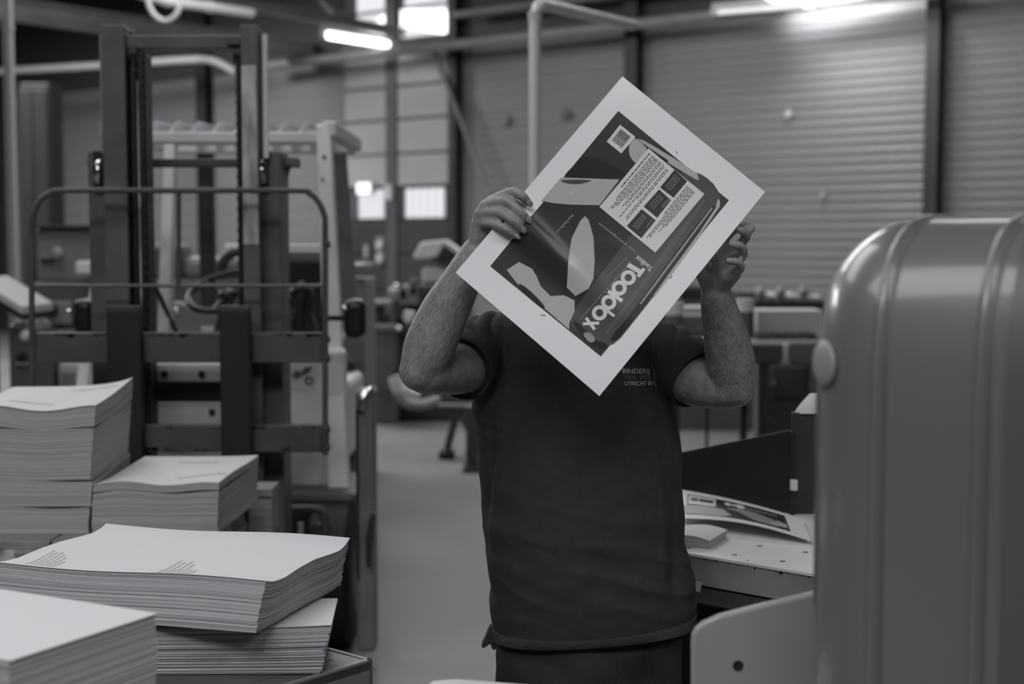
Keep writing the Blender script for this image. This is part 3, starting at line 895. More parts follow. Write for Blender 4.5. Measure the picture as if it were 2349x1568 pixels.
# ================================================================== PAPER STACKS
def stack(name, label, corner, U, V, z0, z1, curl, bundles=1, layer=0.0016, jit=0.0008, drift=(0, 0), seed=1, group=None, wpow=1.0,
          gaps=None, nu=30, nv=24, type_lines=(), top_over=0.0012):
    """corner = near right/left corner (x, y); U, V = edge vectors; curl(u, v) lifts the sheets, fading to the foot"""
    rnd = random.Random(seed)
    corner = Vector((corner[0], corner[1], 0)); U = Vector((U[0], U[1], 0)); V = Vector((V[0], V[1], 0))
    uh, vh = U.normalized(), V.normalized()
    root = empty(name, tuple(corner + (U + V) / 2 + Vector((0, 0, z0))), label, 'paper stack', group or ('stacks of white paper sheets' if name == 'paper_stack' else None))
    per = [(i / nu, 0.0) for i in range(nu)] + [(1.0, j / nv) for j in range(nv)] + [(1 - i / nu, 1.0) for i in range(nu)] + [(0.0, 1 - j / nv) for j in range(nv)]
    lens = []
    acc = 0
    for k, (u, v) in enumerate(per):
        lens.append(acc)
        u2, v2 = per[(k + 1) % len(per)]
        acc += ((U * (u2 - u)).length + (V * (v2 - v)).length)
    Ht = z1 - z0
    edges_t = [0.0] + list(gaps or []) + [1.0]
    for bi in range(len(edges_t) - 1):
        ta, tb = edges_t[bi], edges_t[bi + 1]
        n = max(3, int((tb - ta) * Ht / layer))
        vs, fs, uvs = [], [], []
        N = len(per)
        ou, ov = 0.0, 0.0
        bo = (rnd.uniform(-1, 1) * 0.004, rnd.uniform(-1, 1) * 0.003) if bi else (0, 0)
        for k in range(n):
            ou += rnd.gauss(0, jit * 0.35); ov += rnd.gauss(0, jit * 0.35)
            ou *= 0.93; ov *= 0.93
            ju, jv = ou + rnd.gauss(0, jit * 0.5) + bo[0], ov + rnd.gauss(0, jit * 0.5) + bo[1]
            for e in (0, 1):
                t = ta + (tb - ta) * (k + e) / n
                t -= 0.00002 * e
                # curled lips at the joints between bundles
                lip = 0.0
                if gaps and bi < len(edges_t) - 2:
                    lip = -0.010 * max(0, 1 - (tb - t) * Ht / 0.03) * 0.6
                for q_, (u, v) in enumerate(per):
                    p = corner + U * u + V * v + uh * (ju + drift[0] * (1 - t)) + vh * (jv + drift[1] * (1 - t))
                    z = z0 + Ht * t + curl(u, v) * (t ** wpow) + lip * (0.5 + 0.5 * math.sin(u * 7 + v * 5 + bi))
                    vs.append((p.x, p.y, z)); uvs.append((lens[q_], t * Ht + seed))
            base = 2 * k * N
            for q_ in range(N):
                a, b = base + q_, base + (q_ + 1) % N
                fs.append((a, b, b + N, a + N))
            if k:
                for q_ in range(N):
                    a, b = base - N + q_, base - N + (q_ + 1) % N
                    fs.append((a, b, b + N, a + N))
        # close the top of the bundle
        base = len(vs)
        for j in range(nv + 1):
            for i in range(nu + 1):
                u, v = i / nu, j / nv
                p = corner + U * u + V * v + uh * (drift[0] * (1 - tb) + bo[0]) + vh * (drift[1] * (1 - tb) + bo[1])
                vs.append((p.x, p.y, z0 + Ht * tb + curl(u, v) * (tb ** wpow) - 0.0012)); uvs.append((0, tb * Ht))
        for j in range(nv):
            for i in range(nu):
                a = base + j * (nu + 1) + i
                fs.append((a, a + 1, a + nu + 2, a + nu + 1))
        me = bpy.data.meshes.new('sheets')
        me.from_pydata(vs, [], fs)
        ul = me.uv_layers.new(name='UVMap')
        li = np.empty(len(me.loops), dtype=np.int32); me.loops.foreach_get('vertex_index', li)
        ul.data.foreach_set('uv', np.array(uvs, dtype=np.float32)[li].ravel())
        o = link_mesh('sheets', me, M_edge, root)
        o['kind'] = 'stuff'
    # top sheet
    def top(u, v, dz=0.0):
        p = corner + U * u + V * v + uh * (top_over * (2 * u - 1)) + vh * (top_over * (2 * v - 1))
        return Vector((p.x, p.y, z1 + curl(u, v) + 0.0006 + dz))
    NU, NV = nu, nv
    vs = [top(i / NU, j / NV) for j in range(NV + 1) for i in range(NU + 1)]
    k = len(vs)
    vs += [v - Vector((0, 0, 0.0005)) for v in vs]
    fs = []
    for j in range(NV):
        for i in range(NU):
            a = j * (NU + 1) + i
            fs.append((a, a + 1, a + NU + 2, a + NU + 1))
            fs.append((k + a, k + a + NU + 1, k + a + NU + 2, k + a + 1))
    for i in range(NU):
        fs.append((i, k + i, k + i + 1, i + 1))
        a = NV * (NU + 1) + i
        fs.append((a, a + 1, k + a + 1, k + a))
    for j in range(NV):
        a = j * (NU + 1)
        fs.append((a, a + NU + 1, k + a + NU + 1, k + a))
        a += NU
        fs.append((a, k + a, k + a + NU + 1, a + NU + 1))
    ts = link_mesh('top_sheet', MB().add(vs, fs).mesh('top_sheet'), M_paper, root, smooth=False)
    for p in ts.data.polygons: p.use_smooth = True
    ts.data.set_sharp_from_angle(angle=math.radians(40))
    # printed type: rows of short word strokes (u0, v0, u1, v1, rows)
    for (ua, va, du, dv, rows, pitch, ln, th) in type_lines:
        mb = MB()
        L = math.hypot(*du) if False else None
        du = Vector((du[0], du[1])); dv = Vector((dv[0], dv[1]))
        for r in range(rows):
            x = 0.0
            end = ln[r % len(ln)]
            while x < end:
                wl = min(end - x, rnd.uniform(0.03, 0.10))
                st_ = 4
                for e in range(st_):
                    c0 = Vector((ua, va)) + du * (x + wl * e / st_) + dv * (r * pitch)
                    c1 = Vector((ua, va)) + du * (x + wl * (e + 1) / st_) + dv * (r * pitch)
                    c2, c3 = c1 + dv * th, c0 + dv * th
                    if all(0 < q_.x < 1 and 0 < q_.y < 1 for q_ in (c0, c1, c2, c3)):
                        mb.add([top(q_.x, q_.y, 0.0005) for q_ in (c0, c1, c2, c3)], [(0, 1, 2, 3)])
                x += wl + 0.012
        if mb.v:
            mb.build('printed_text', M_type, ts)['kind'] = 'stuff'
    return root

# sharp wide stack in the middle foreground
CV = [(0, 0), (0.08, -0.008), (0.2, -0.011), (0.38, -0.006), (0.55, -0.005), (0.75, -0.011), (0.87, -0.013), (0.95, -0.006), (1.0, 0.003)]
CVx = np.linspace(0, 1, 201)
_c = np.interp(CVx, [c[0] for c in CV], [c[1] for c in CV])
_k = np.exp(-np.linspace(-2, 2, 17) ** 2); _k /= _k.sum()
CVy = np.convolve(np.pad(_c, 8, mode='reflect', reflect_type='odd'), _k, mode='valid')
def curl_main(u, v):
    return float(np.interp(v, CVx, CVy)) * (0.80 + 0.20 * math.cos(4 * u)) + 0.003 * math.sin(2.2 * PI * u)
Cm = P(610, 1331, 2.60)
ZM = Cm.z
Um = Vector((-0.556, 0.150)); Vm = Vector((0.112, 0.372))
stack('paper_stack', 'wide sharp stack of white sheets with wavy edges, topmost on the steel table', (Cm.x, Cm.y), Um, Vm, 0.934, ZM - 0.001, curl_main,
      seed=3, layer=0.0013, jit=0.0011, drift=(0.012, -0.02), nu=40, nv=36, wpow=0.35,
      type_lines=((0.30, 0.02, (0.02, 0.50), (0.022, 0.0), 6, 1.0, (0.30, 0.34, 0.52, 0.62, 0.58, 0.64), 0.42),
                  (0.80, 0.05, (0.05, 0.50), (0.020, 0.0), 6, 1.0, (0.30, 0.44, 0.52, 0.60, 0.58, 0.64), 0.42)))
# stack below it
stack('paper_stack', 'lower stack of white sheets with ragged edges directly on the steel table', (-0.345, 2.665), (-0.62, -0.01), (-0.014, 0.21), 0.832, 0.921,
      lambda u, v: 0.006 * (1 - u) ** 6 * (1 - v) + 0.004 * v, seed=9, layer=0.0014, jit=0.0024, drift=(0.022, 0.0), wpow=0.6)
# blurred stack nearest the camera
Cn = P(23, 1515, 1.75)
stack('paper_stack', 'blurred stack of white sheets nearest the camera in the bottom corner', (Cn.x, Cn.y), Vector((0.127, 0.228)), Vector((-0.300, 0.155)), 0.832, Cn.z,
      lambda u, v: 0.0, seed=14, layer=0.003, jit=0.0012)
# white stack whose corner just enters at the bottom edge
Cb = P(965, 1554, 2.2)
stack('paper_stack', 'stack of white sheets just entering at the bottom edge in front of the person', (Cb.x + 0.02, Cb.y), Vector((0.30, -0.075)), Vector((-0.09, -0.30)), Cb.z - 0.12, Cb.z,
      lambda u, v: -0.05 * max(0, 0.12 - u) ** 1.0, seed=21, layer=0.003)

# stacks on the pallet
yk = 3.94
c1 = P(500, 1113, yk)
z_mid = P(500, 1111, yk).z
stack('paper_stack', 'shorter stack of white sheets on the pallet, in front of the mast', (c1.x, yk), (-0.352, 0.0), (0.022, 0.50), 0.841, z_mid,
      lambda u, v: 0.006 * math.sin(u * 9 + 1) * (1 - v) + 0.012 * (v ** 2) * (1 - u) ** 2 + 0.004 * math.sin(5 * v + 3 * u), seed=31, layer=0.0022, jit=0.0010, wpow=1.6,
      gaps=(0.86,), drift=(0.002, 0.0),
      type_lines=((0.42, 0.22, (-0.8, 0.05), (0, 0.02), 2, 1.0, (0.5,), 0.6), (0.62, 0.78, (-0.7, 0.02), (0, 0.02), 2, 1.0, (0.5,), 0.6)))
c2 = P(222, 936, yk)
stack('paper_stack', 'tallest stack of white sheets with curled joints, on the pallet at the left edge', (c2.x - 0.005, yk), (-0.37, 0.0), (-0.020, 0.47), 0.841, c2.z,
      lambda u, v: 0.030 * math.exp(-u * 5) * (v ** 1.2) + 0.008 * math.cos(u * 8) * (1 - v) + 0.012 * (v ** 2), seed=37, layer=0.0026, jit=0.0010, wpow=2.0,
      gaps=(0.22, 0.43, 0.84), drift=(0.026, 0.0),
      type_lines=((0.45, 0.8, (-0.75, 0.0), (0, 0.02), 2, 1.0, (0.5,), 0.6), (0.75, 0.25, (-0.7, 0.0), (0, 0.02), 2, 1.0, (0.5,), 0.6)))

# ================================================================== STEEL TABLE UNDER THE STACKS
tk = P(855, 1527, 2.766)
tz = 0.83
e1 = Vector((-0.765, 0.643, 0)); e2 = Vector((-0.655, -0.756, 0))
ct = Vector((tk.x, tk.y, 0))
stt = empty('steel_table', tuple(ct + e1 * 0.5 + e2 * 0.4), 'dark grey steel table with a folded rim under the foreground stacks', 'table')
MB().obox(ct + Vector((0, 0, tz - 0.022)), e1 * 1.02, e2 * 0.80, (0, 0, 0.022)).build('tabletop', M_mid, stt, bevel=0.003)
for (o, a, b) in ((ct, e1 * 1.02, e2 * 0.012), (ct, e2 * 0.80, e1 * 0.012), (ct + e2 * 0.80, e1 * 1.02, -e2 * 0.012), (ct + e1 * 1.02, e2 * 0.8, -e1 * 0.012)):
    MB().obox(o + Vector((0, 0, tz - 0.05)), a, b, (0, 0, 0.052)).build('rim', M_grey, stt, bevel=0.002)
MB().obox(ct + e1 * 0.06 + e2 * 0.05 + Vector((0, 0, tz - 0.0005)), e1 * 0.9, e2 * 0.7, (0, 0, 0.0015)).build('top_inlay', M_mid, stt)
for (a, b) in ((0.03, 0.03), (0.94, 0.03), (0.03, 0.72), (0.94, 0.72)):
    MB().obox(ct + e1 * a + e2 * b, e1 * 0.05, e2 * 0.05, (0, 0, tz - 0.02)).build('leg', M_dark, stt)
MB().obox(ct + e1 * 0.05 + e2 * 0.05 + Vector((0, 0, 0.12)), e1 * 0.9, e2 * 0.68, (0, 0, 0.02)).build('shelf', M_dark, stt)
MB().obox(ct + e1 * 0.02 + e2 * 0.02 + Vector((0, 0, 0.4)), e1 * 0.98, e2 * 0.02, (0, 0, 0.38)).build('side_panel', M_dark, stt)
MB().obox(ct + e1 * 0.02 + e2 * 0.02 + Vector((0, 0, 0.4)), e2 * 0.76, e1 * 0.02, (0, 0, 0.38)).build('side_panel', M_dark, stt)
# small bench carrying the nearest stack and bench under the edge stack
nb = empty('side_bench', (-0.75, 1.9, 0), 'low steel bench under the stack nearest the camera', 'table')
o_ = Vector((Cn.x, Cn.y, 0.80)); ua = Vector((0.127, 0.228, 0)); va = Vector((-0.300, 0.155, 0))
MB().obox(o_, ua, va, (0, 0, 0.03)).build('tabletop', M_mid, nb, bevel=0.003)
for a, b in ((0.02, 0.02), (0.88, 0.02), (0.02, 0.88), (0.88, 0.88)):
    q0 = Vector((Cn.x, Cn.y, 0)) + ua * a + va * b
    MB().obox(q0, ua * 0.1, va * 0.1, (0, 0, 0.80)).build('leg', M_dark, nb)
eb = empty('side_bench', (Cb.x + 0.1, Cb.y - 0.2, 0), 'steel bench under the stack at the bottom edge', 'table')
MB().obox((Cb.x - 0.09, Cb.y - 0.40, Cb.z - 0.15), (0.42, 0, 0), (0, 0.42, 0), (0, 0, 0.03)).build('tabletop', M_mid, eb, bevel=0.003)
for a, b in ((0.0, 0.0), (0.38, 0.0), (0.0, 0.38), (0.38, 0.38)):
    MB().box(Cb.x - 0.09 + a, Cb.x - 0.05 + a, Cb.y - 0.4 + b, Cb.y - 0.36 + b, 0, Cb.z - 0.15).build('leg', M_dark, eb)

# ================================================================== RIGHT FOREGROUND MACHINE
phi = math.radians(34)
ME = Vector((math.cos(phi), -math.sin(phi), 0)); MN = Vector((-math.sin(phi), -math.cos(phi), 0))
mc = Vector((P(1813, 900, 1.70).x, 1.70, 0))
zt_m = 1.684
mach = empty('press_machine', tuple(mc + ME * 0.2 - MN * 0.2), 'large pale grey machine with a rounded ribbed cover beside the camera', 'machine')
PF = [(0.0, 0.30), (0.0, 0.85), (0.0, 1.15), (0.0, 1.38), (0.002, 1.49), (0.010, 1.55), (0.028, 1.60), (0.060, 1.641), (0.104, 1.667), (0.158, 1.681), (0.225, zt_m), (0.29, zt_m), (0.36, zt_m)]
PF2, _r = smooth_path([Vector((d_, z_, 0)) for d_, z_ in PF], [1] * len(PF), 4)
def pf_normal(k):
    t_ = (PF2[min(k + 1, len(PF2) - 1)] - PF2[max(k - 1, 0)]).normalized()
    return Vector((-t_.y, t_.x, 0))
def cover_pt(k, e, inset):
    q = PF2[k] - pf_normal(k) * inset
    return mc + ME * e - MN * q.x + Vector((0, 0, q.y))
RC = 0.10
cols = [(RC * (1 - math.sin(t_)), RC * (1 - math.cos(t_))) for t_ in np.linspace(PI / 2, 0, 14)] + [(e, 0) for e in (0.2, 0.3, 0.45, 0.62)]
vs = [cover_pt(k, e, i_) for (e, i_) in cols for k in range(len(PF2))]
nK = len(PF2)
fs = [(c * nK + k, (c + 1) * nK + k, (c + 1) * nK + k + 1, c * nK + k + 1) for c in range(len(cols) - 1) for k in range(nK - 1)]
# back and end closing faces
kb = len(vs)
vs += [mc + ME * e - MN * 0.40 + Vector((0, 0, z_)) for e in (RC * 0.3, 0.62) for z_ in (0.30, zt_m - 0.02)]
fs += [(kb, kb + 1, kb + 3, kb + 2), (nK - 1, kb + 1, kb + 3, (len(cols) - 1) * nK + nK - 1)]
fs.append(tuple(range(nK)) + (kb + 1, kb))
fs.append(tuple((len(cols) - 1) * nK + k for k in range(nK)) + (kb + 3, kb + 2))
cv = MB().add(vs, fs).build('cover', M_cover, mach, smooth=True)
def cover_path(e, off):
    return [cover_pt(k, e, -off) for k in range(5, nK)]
for e in (0.104, 0.222):
    MB().tube(cover_path(e, -0.002), 0.0065, 8).build('cover_rib', M_cover, mach, smooth=True)
    MB().tube(cover_path(e + 0.012, -0.003), 0.0045, 8).build('cover_rib', M_groove, mach, smooth=True)
p0_, p1_ = cover_path(0.252, 0.003), cover_path(0.60, 0.003)
n_ = len(p0_)
MB().add(p0_ + p1_, [(k, k + 1, n_ + k + 1, n_ + k) for k in range(n_ - 1)]).build('dark_panel', M_groove, mach, smooth=True)
for e in (0.076, 0.112):
    q = mc + ME * e - MN * 0.30 + Vector((0, 0, zt_m))
    MB().ellipsoid(q, (0.006, 0.006, 0.003), 10, 6).build('cover_screw', M_chrome, mach, smooth=True)
ca_, sa_ = math.cos(0.76), math.sin(0.76)
cn_ = MN * ca_ - ME * sa_
bp_ = mc + ME * (RC * (1 - sa_)) - MN * (RC * (1 - ca_)); bp_.z = P(1905, 832, 1.72).z
MB().ellipsoid(bp_, (0.029, 0.029, 0.007), 24, 14, rot=Matrix((cn_.cross(Vector((0, 0, 1))), Vector((0, 0, 1)), cn_)).transposed()).build('round_cap', mat('cap_grey', 0.26, 0.45), mach, smooth=True)
MB().obox(mc + ME * 0.04 - MN * 0.03 + Vector((0, 0, 0)), ME * 0.5, -MN * 0.28, (0, 0, 0.32)).build('machine_base', M_mid, mach, bevel=0.01)
yp = 2.02
ol = [(1587, 1475), (1589, 1458), (1597, 1443), (1612, 1430), (1650, 1413), (1760, 1385), (1865, 1361), (2010, 1328), (2010, 1900), (1610, 1900), (1596, 1890), (1587, 1870)]
hc = P(1693, 1526, yp)
gp = MB().prism([P(q_, r_, yp) for q_, r_ in ol], (0, 0.02, 0)).build('guard_plate', M_plate, mach, bevel=0.005, seg=3)
MB().tube([(hc.x, yp + 0.01, hc.z), (hc.x, yp - 0.0008, hc.z)], 0.0078, 24).build('bolt_hole', M_black, gp)
MB().tube([(hc.x + 0.001, yp + 0.01, hc.z - 0.001), (hc.x + 0.001, yp - 0.0012, hc.z - 0.001)], 0.0045, 6).build('bolt_head', M_dark, gp)
MB().box(P(1960, 1500, yp).x, P(2010, 1500, yp).x, 1.85, yp + 0.02, 0.85, 1.15).build('plate_bracket', M_plate, mach)

# ================================================================== AIR TABLE BEHIND THE PERSON
te = Vector((0.76, -0.65, 0)); tm = Vector((0.65, 0.76, 0))
tq = Vector((0.393, 3.30, 0)); TZ = 0.93
tb = empty('work_table', tuple(tq + tm * 0.5), 'white-topped work table with air holes and worn side boards right of the person', 'table')
tL, tR, tD = -0.40, 0.62, 1.15
MB().obox(tq + te * tL + Vector((0, 0, TZ - 0.006)), te * (tR - tL), tm * tD, (0, 0, 0.006)).build('tabletop', M_table, tb)
MB().obox(tq + te * tL + tm * 0.004 + Vector((0, 0, TZ - 0.072)), te * (tR - tL), tm * 0.02, (0, 0, 0.066)).build('side_board', M_tedge, tb, bevel=0.001)
MB().obox(tq + te * tL + tm * 0.02 + Vector((0, 0, TZ - 0.078)), te * (tR - tL), tm * 0.02, (0, 0, 0.008)).build('board_gap', M_black, tb)
MB().obox(tq + te * tL + tm * 0.012 + Vector((0, 0, TZ - 0.118)), te * (tR - tL), tm * 0.03, (0, 0, 0.040)).build('lower_rail', M_mid, tb, bevel=0.002)
MB().obox(tq + te * tL + tm * 0.03 + Vector((0, 0, TZ - 0.1)), te * (tR - tL), tm * (tD - 0.04), (0, 0, 0.09)).build('table_core', M_mid, tb)
for a in (tL + 0.02, tR - 0.10):
    for d in (0.06, tD - 0.12):
        MB().obox(tq + te * a + tm * d, te * 0.07, tm * 0.07, (0, 0, TZ - 0.1)).build('leg', M_dark, tb)
MB().obox(tq + te * tL + tm * 0.1 + Vector((0, 0, 0.25)), te * (tR - tL), tm * 0.02, (0, 0, 0.58)).build('front_panel', M_fork, tb)
for px, py in ((1580, 1257), (1685, 1272), (1743, 1252), (1795, 1287), (1848, 1266), (1716, 1285)):
    k = (TZ - CAM_Z) / (P(px, py, 1.0).z - CAM_Z)
    h = P(px, py, k)
    r = 0.0068 if px != 1716 else 0.003
    MB().tube([h + Vector((0, 0, -0.004)), h + Vector((0, 0, 0.0004))], r, 14).build('air_hole', M_black, tb)
# worn chips along the front edge
rnd = random.Random(4)
for k in range(16):
    t = rnd.uniform(0.0, 0.42); wd = rnd.uniform(0.003, 0.012); hh = rnd.uniform(0.002, 0.008)
    o_ = tq + te * t + tm * 0.0032 + Vector((0, 0, TZ - 0.0065 - hh))
    MB().obox(o_, te * wd, tm * 0.002, te * 0.002 + Vector((0, 0, hh))).build('edge_chip', M_dark, tb)
# dark fence plates around the table
gf = empty('table_guard', tuple(tq + te * -0.33 + tm * 1.0), 'dark steel guard plates standing around the rear of the white work table', 'machine guard')
g0, g1 = P(1440, 1061, 4.22), P(1815, 985, 3.765)
gb = 0.9305
gdir = Vector((g1.x - g0.x, g1.y - g0.y, 0)).normalized()
MB().prism([(g0.x, g0.y, gb), (g1.x, g1.y, gb), tuple(g1), tuple(g0)], gdir.cross(Vector((0, 0, -1))) * 0.012).build('guard_panel', M_fork, gf, bevel=0.002)
a_, b_ = P(1818, 946, 3.76), P(1990, 946, 3.76)
MB().box(a_.x, b_.x, 3.762, 3.778, gb, a_.z).build('guard_panel', M_dark, gf, bevel=0.002)
MB().box(a_.x - 0.006, a_.x + 0.005, 3.745, 3.762, gb, a_.z - 0.05).build('guard_post', M_black, gf)
q = P(1822, 1113, 3.73)
MB().box(q.x - 0.009, q.x + 0.009, 3.728, 3.746, q.z - 0.014, q.z + 0.014).build('clip', M_white, gf, bevel=0.002)
rg = P(1852, 928, 3.77)
mb = MB()
rings = []
for k in range(8):
    t = k / 7
    rr = 0.030 * (1 - 0.6 * t ** 1.5)
    rings.append([(rg.x + 0.02 * t + rr * math.cos(2 * PI * j / 14) * (1 + 0.2 * math.sin(3 * j)), 3.77 + 0.6 * rr * math.sin(2 * PI * j / 14), a_.z - 0.002 + 0.052 * t) for j in range(14)])
tag(mb.loft(rings).build('cleaning_rag', M_white, smooth=True), 'white crumpled rag on top of the dark guard plate', 'rag')

# paper pad and second printed sheet lying on the table
def table_pt(px, py, z):
    k = (z - CAM_Z) / (P(px, py, 1.0).z - CAM_Z)
    return P(px, py, k)
q0 = table_pt(1627, 1258, TZ)
stack('paper_pad', 'small thick pad of white paper on the work table beside the person', (q0.x, q0.y), Vector((-0.20, 0.085)), Vector((0.06, 0.125)), TZ + 0.001, TZ + 0.022,
      lambda u, v: -0.004 * math.exp(-u * 14) + 0.006 * math.exp(-((u - 0.25) * 5) ** 2), seed=51, layer=0.0012, jit=0.0004, nu=24, nv=14)

def patch(c00, c10, c11, c01, nu, nv, bump):
    """bilinear sheet: c00=(0,0) c10=(1,0) c11=(1,1) c01=(0,1)"""
    def S(a, b, off=0.0):
        p = c00 * (1 - a) * (1 - b) + c10 * a * (1 - b) + c11 * a * b + c01 * (1 - a) * b
        e = 1e-3
        n = ((c10 - c00) * (1 - b) + (c11 - c01) * b).cross((c01 - c00) * (1 - a) + (c11 - c10) * a).normalized()
        return p, n
    def F(a, b, off=0.0):
        p, n = S(a, b)
        return p + n * (bump(a, b) + off)
    return F
def sheet_mesh(F, nu, nv, th):
    vs = [F(i / nu, j / nv, 0) for j in range(nv + 1) for i in range(nu + 1)]
    k = len(vs)
    vs += [F(i / nu, j / nv, -th) for j in range(nv + 1) for i in range(nu + 1)]
    fs = []
    idx = lambda i, j: j * (nu + 1) + i
    for j in range(nv):
        for i in range(nu):
            fs.append((idx(i, j), idx(i + 1, j), idx(i + 1, j + 1), idx(i, j + 1)))
            fs.append((k + idx(i, j), k + idx(i, j + 1), k + idx(i + 1, j + 1), k + idx(i + 1, j)))
    for i in range(nu):
        for j in (0, nv):
            fs.append((idx(i, j), k + idx(i, j), k + idx(i + 1, j), idx(i + 1, j)))
    for j in range(nv):
        for i in (0, nu):
            fs.append((idx(i, j), idx(i, j + 1), k + idx(i, j + 1), k + idx(i, j)))
    return MB().add(vs, fs).mesh('sheet')

def decal(name, polys2d, F, off, m, parent, cuts=32, uv_lines=True):
    """flat print: list of (verts2d, faces) in sheet coordinates, cut along the sheet grid so that it follows the bend"""
    bm = bmesh.new()
    for vs, fs in polys2d:
        bv = [bm.verts.new((v[0], v[1], 0)) for v in vs]
        for f in fs:
            try:
                bm.faces.new([bv[i] for i in f])
            except ValueError:
                pass
    if cuts:
        xs = [v.co.x for v in bm.verts]; ys = [v.co.y for v in bm.verts]
        for k in range(1, cuts):
            c = k / cuts
            if min(xs) < c < max(xs):
                bmesh.ops.bisect_plane(bm, geom=bm.verts[:] + bm.edges[:] + bm.faces[:], plane_co=(c, 0, 0), plane_no=(1, 0, 0), dist=1e-7)
            if min(ys) < c < max(ys):
                bmesh.ops.bisect_plane(bm, geom=bm.verts[:] + bm.edges[:] + bm.faces[:], plane_co=(0, c, 0), plane_no=(0, 1, 0), dist=1e-7)
    for v in bm.verts:
        v.co = F(v.co.x, v.co.y, off)
    me = bpy.data.meshes.new(name)
    bm.to_mesh(me); bm.free()
    return link_mesh(name, me, m, parent, smooth=True)

# ================================================================== THE HELD SHEET
qT, qR, qB, qL = (1428, 175), (1755, 440), (1375, 908), (1045, 625)
sT, sR, sB, sL = P(*qT, 2.70), P(*qR, 2.655), P(*qB, 2.585), P(*qL, 2.628)
def sheet_bump(a, b):
    # slight belly and one soft crease running across near the held end
    x = (b - 0.70) - 0.05 * (a - 0.3)
    return 0.010 * math.sin(PI * b) * math.sin(PI * a) - 0.016 * math.exp(-(x / 0.04) ** 2) * math.exp(-((a - 0.18) / 0.42) ** 2)
SF0 = patch(sT, sR, sB, sL, 32, 32, sheet_bump)
nrm = (sR - sT).cross(sL - sT).normalized()
flip = -1.0 if nrm.y > 0 else 1.0      # print side faces the camera
if flip < 0:
    def SF(a, b, off=0.0):
        p = SF0(a, b, -off)
        return p
else:
    SF = SF0
sheet = empty('printed_sheet', tuple(SF(0.5, 0.5)), 'large printed book cover sheet with a white border held up in both hands', 'printed sheet')
link_mesh('sheet', sheet_mesh(SF, 32, 32, 0.0004), M_print, sheet, smooth=True)
def ab(px, py):
    a = b = 0.5
    for _ in range(12):
        x = qT[0] * (1 - a) * (1 - b) + qR[0] * a * (1 - b) + qB[0] * a * b + qL[0] * (1 - a) * b - px
        y = qT[1] * (1 - a) * (1 - b) + qR[1] * a * (1 - b) + qB[1] * a * b + qL[1] * (1 - a) * b - py
        xa = (qR[0] - qT[0]) * (1 - b) + (qB[0] - qL[0]) * b; xb = (qL[0] - qT[0]) * (1 - a) + (qB[0] - qR[0]) * a
        ya = (qR[1] - qT[1]) * (1 - b) + (qB[1] - qL[1]) * b; yb = (qL[1] - qT[1]) * (1 - a) + (qB[1] - qR[1]) * a
        D = xa * yb - xb * ya
        a -= (x * yb - xb * y) / D; b -= (xa * y - x * ya) / D
    return a, b
def poly(pts, smooth=0):
    q = list(pts)
    for _ in range(smooth):
        n = []
        for i in range(len(q)):
            p0, p1 = q[i], q[(i + 1) % len(q)]
            n.append((p0[0] * 0.75 + p1[0] * 0.25, p0[1] * 0.75 + p1[1] * 0.25))
            n.append((p0[0] * 0.25 + p1[0] * 0.75, p0[1] * 0.25 + p1[1] * 0.75))
        q = n
    v = [ab(*p) for p in q]
    return (v, [tuple(range(len(v)))])
OFF = 0.00035
PRT = [(1418, 255), (1672, 460), (1378, 818), (1124, 611)]
prn = decal('cover_print', [poly(PRT)], SF, OFF * 1, M_inkd, sheet)
def D(name, pts, lvl, m, sm=0):
    return decal(name, [poly(pts, sm)] if not isinstance(pts, tuple) else [poly(p, sm) for p in pts], SF, OFF * lvl, m, prn)
# darker falls of the backdrop beside the blades
D('backdrop_shadow', [(1305, 390), (1345, 352), (1440, 395), (1424, 412), (1290, 408)], 2, M_inks, 1)
D('backdrop_shadow', [(1362, 545), (1405, 560), (1440, 575), (1360, 665)], 2, M_inks, 1)
# knife body
body = [(1583, 392), (1615, 402), (1645, 430), (1653, 462), (1642, 492), (1430, 770), (1400, 795), (1372, 792), (1325, 765), (1308, 742), (1312, 720), (1340, 680), (1500, 470), (1560, 395)]
D('knife_body', body, 3, M_inkm, 1)
D('knife_edge', [(1628, 470), (1652, 478), (1440, 752), (1410, 785), (1395, 780), (1440, 730)], 4, M_inkb, 1)
D('knife_edge', [(1612, 455), (1622, 462), (1455, 690), (1390, 772), (1384, 768), (1440, 690)], 4, M_inkm2, 1)
D('knife_edge', [(1646, 455), (1652, 462), (1650, 480), (1500, 682), (1497, 679), (1640, 485)], 5, M_inkl, 1)
D('knife_edge', [(1632, 476), (1635, 479), (1470, 700), (1466, 698)], 5, M_inkg)
D('knife_ring', [(1335, 766), (1348, 762), (1362, 770), (1366, 784), (1352, 788)], 5, M_inkg, 1)
D('knife_ring', [(1310, 740), (1322, 735), (1362, 780), (1395, 790), (1385, 802), (1350, 790)], 4, M_inkb, 1)
# blades
D('blade', [(1447, 322), (1457, 317), (1476, 331), (1488, 341), (1462, 375), (1454, 372), (1444, 358), (1442, 340)], 3, M_inkl, 1)
D('blade', [(1461, 319), (1475, 322), (1504, 338), (1560, 372), (1600, 399), (1604, 414), (1596, 412), (1532, 374), (1478, 331)], 4, M_inkl)
D('blade_slot', [(1475, 331), (1484, 336), (1532, 368), (1534, 374), (1520, 366), (1488, 344)], 5, M_inkb)
D('blade', [(1285, 409), (1310, 409), (1355, 410), (1421, 412), (1375, 471), (1307, 470), (1268, 467), (1240, 462)], 3, M_inkl)
D('blade_slot', [(1281, 415), (1300, 414), (1330, 413), (1359, 414), (1345, 419), (1325, 423), (1300, 422)], 5, M_inkm, 1)
D('blade', [(1342, 496), (1350, 505), (1361, 543), (1364, 596), (1361, 640), (1350, 664), (1320, 680), (1300, 660), (1303, 596), (1311, 547), (1330, 508), (1336, 501)], 3, M_inkl)
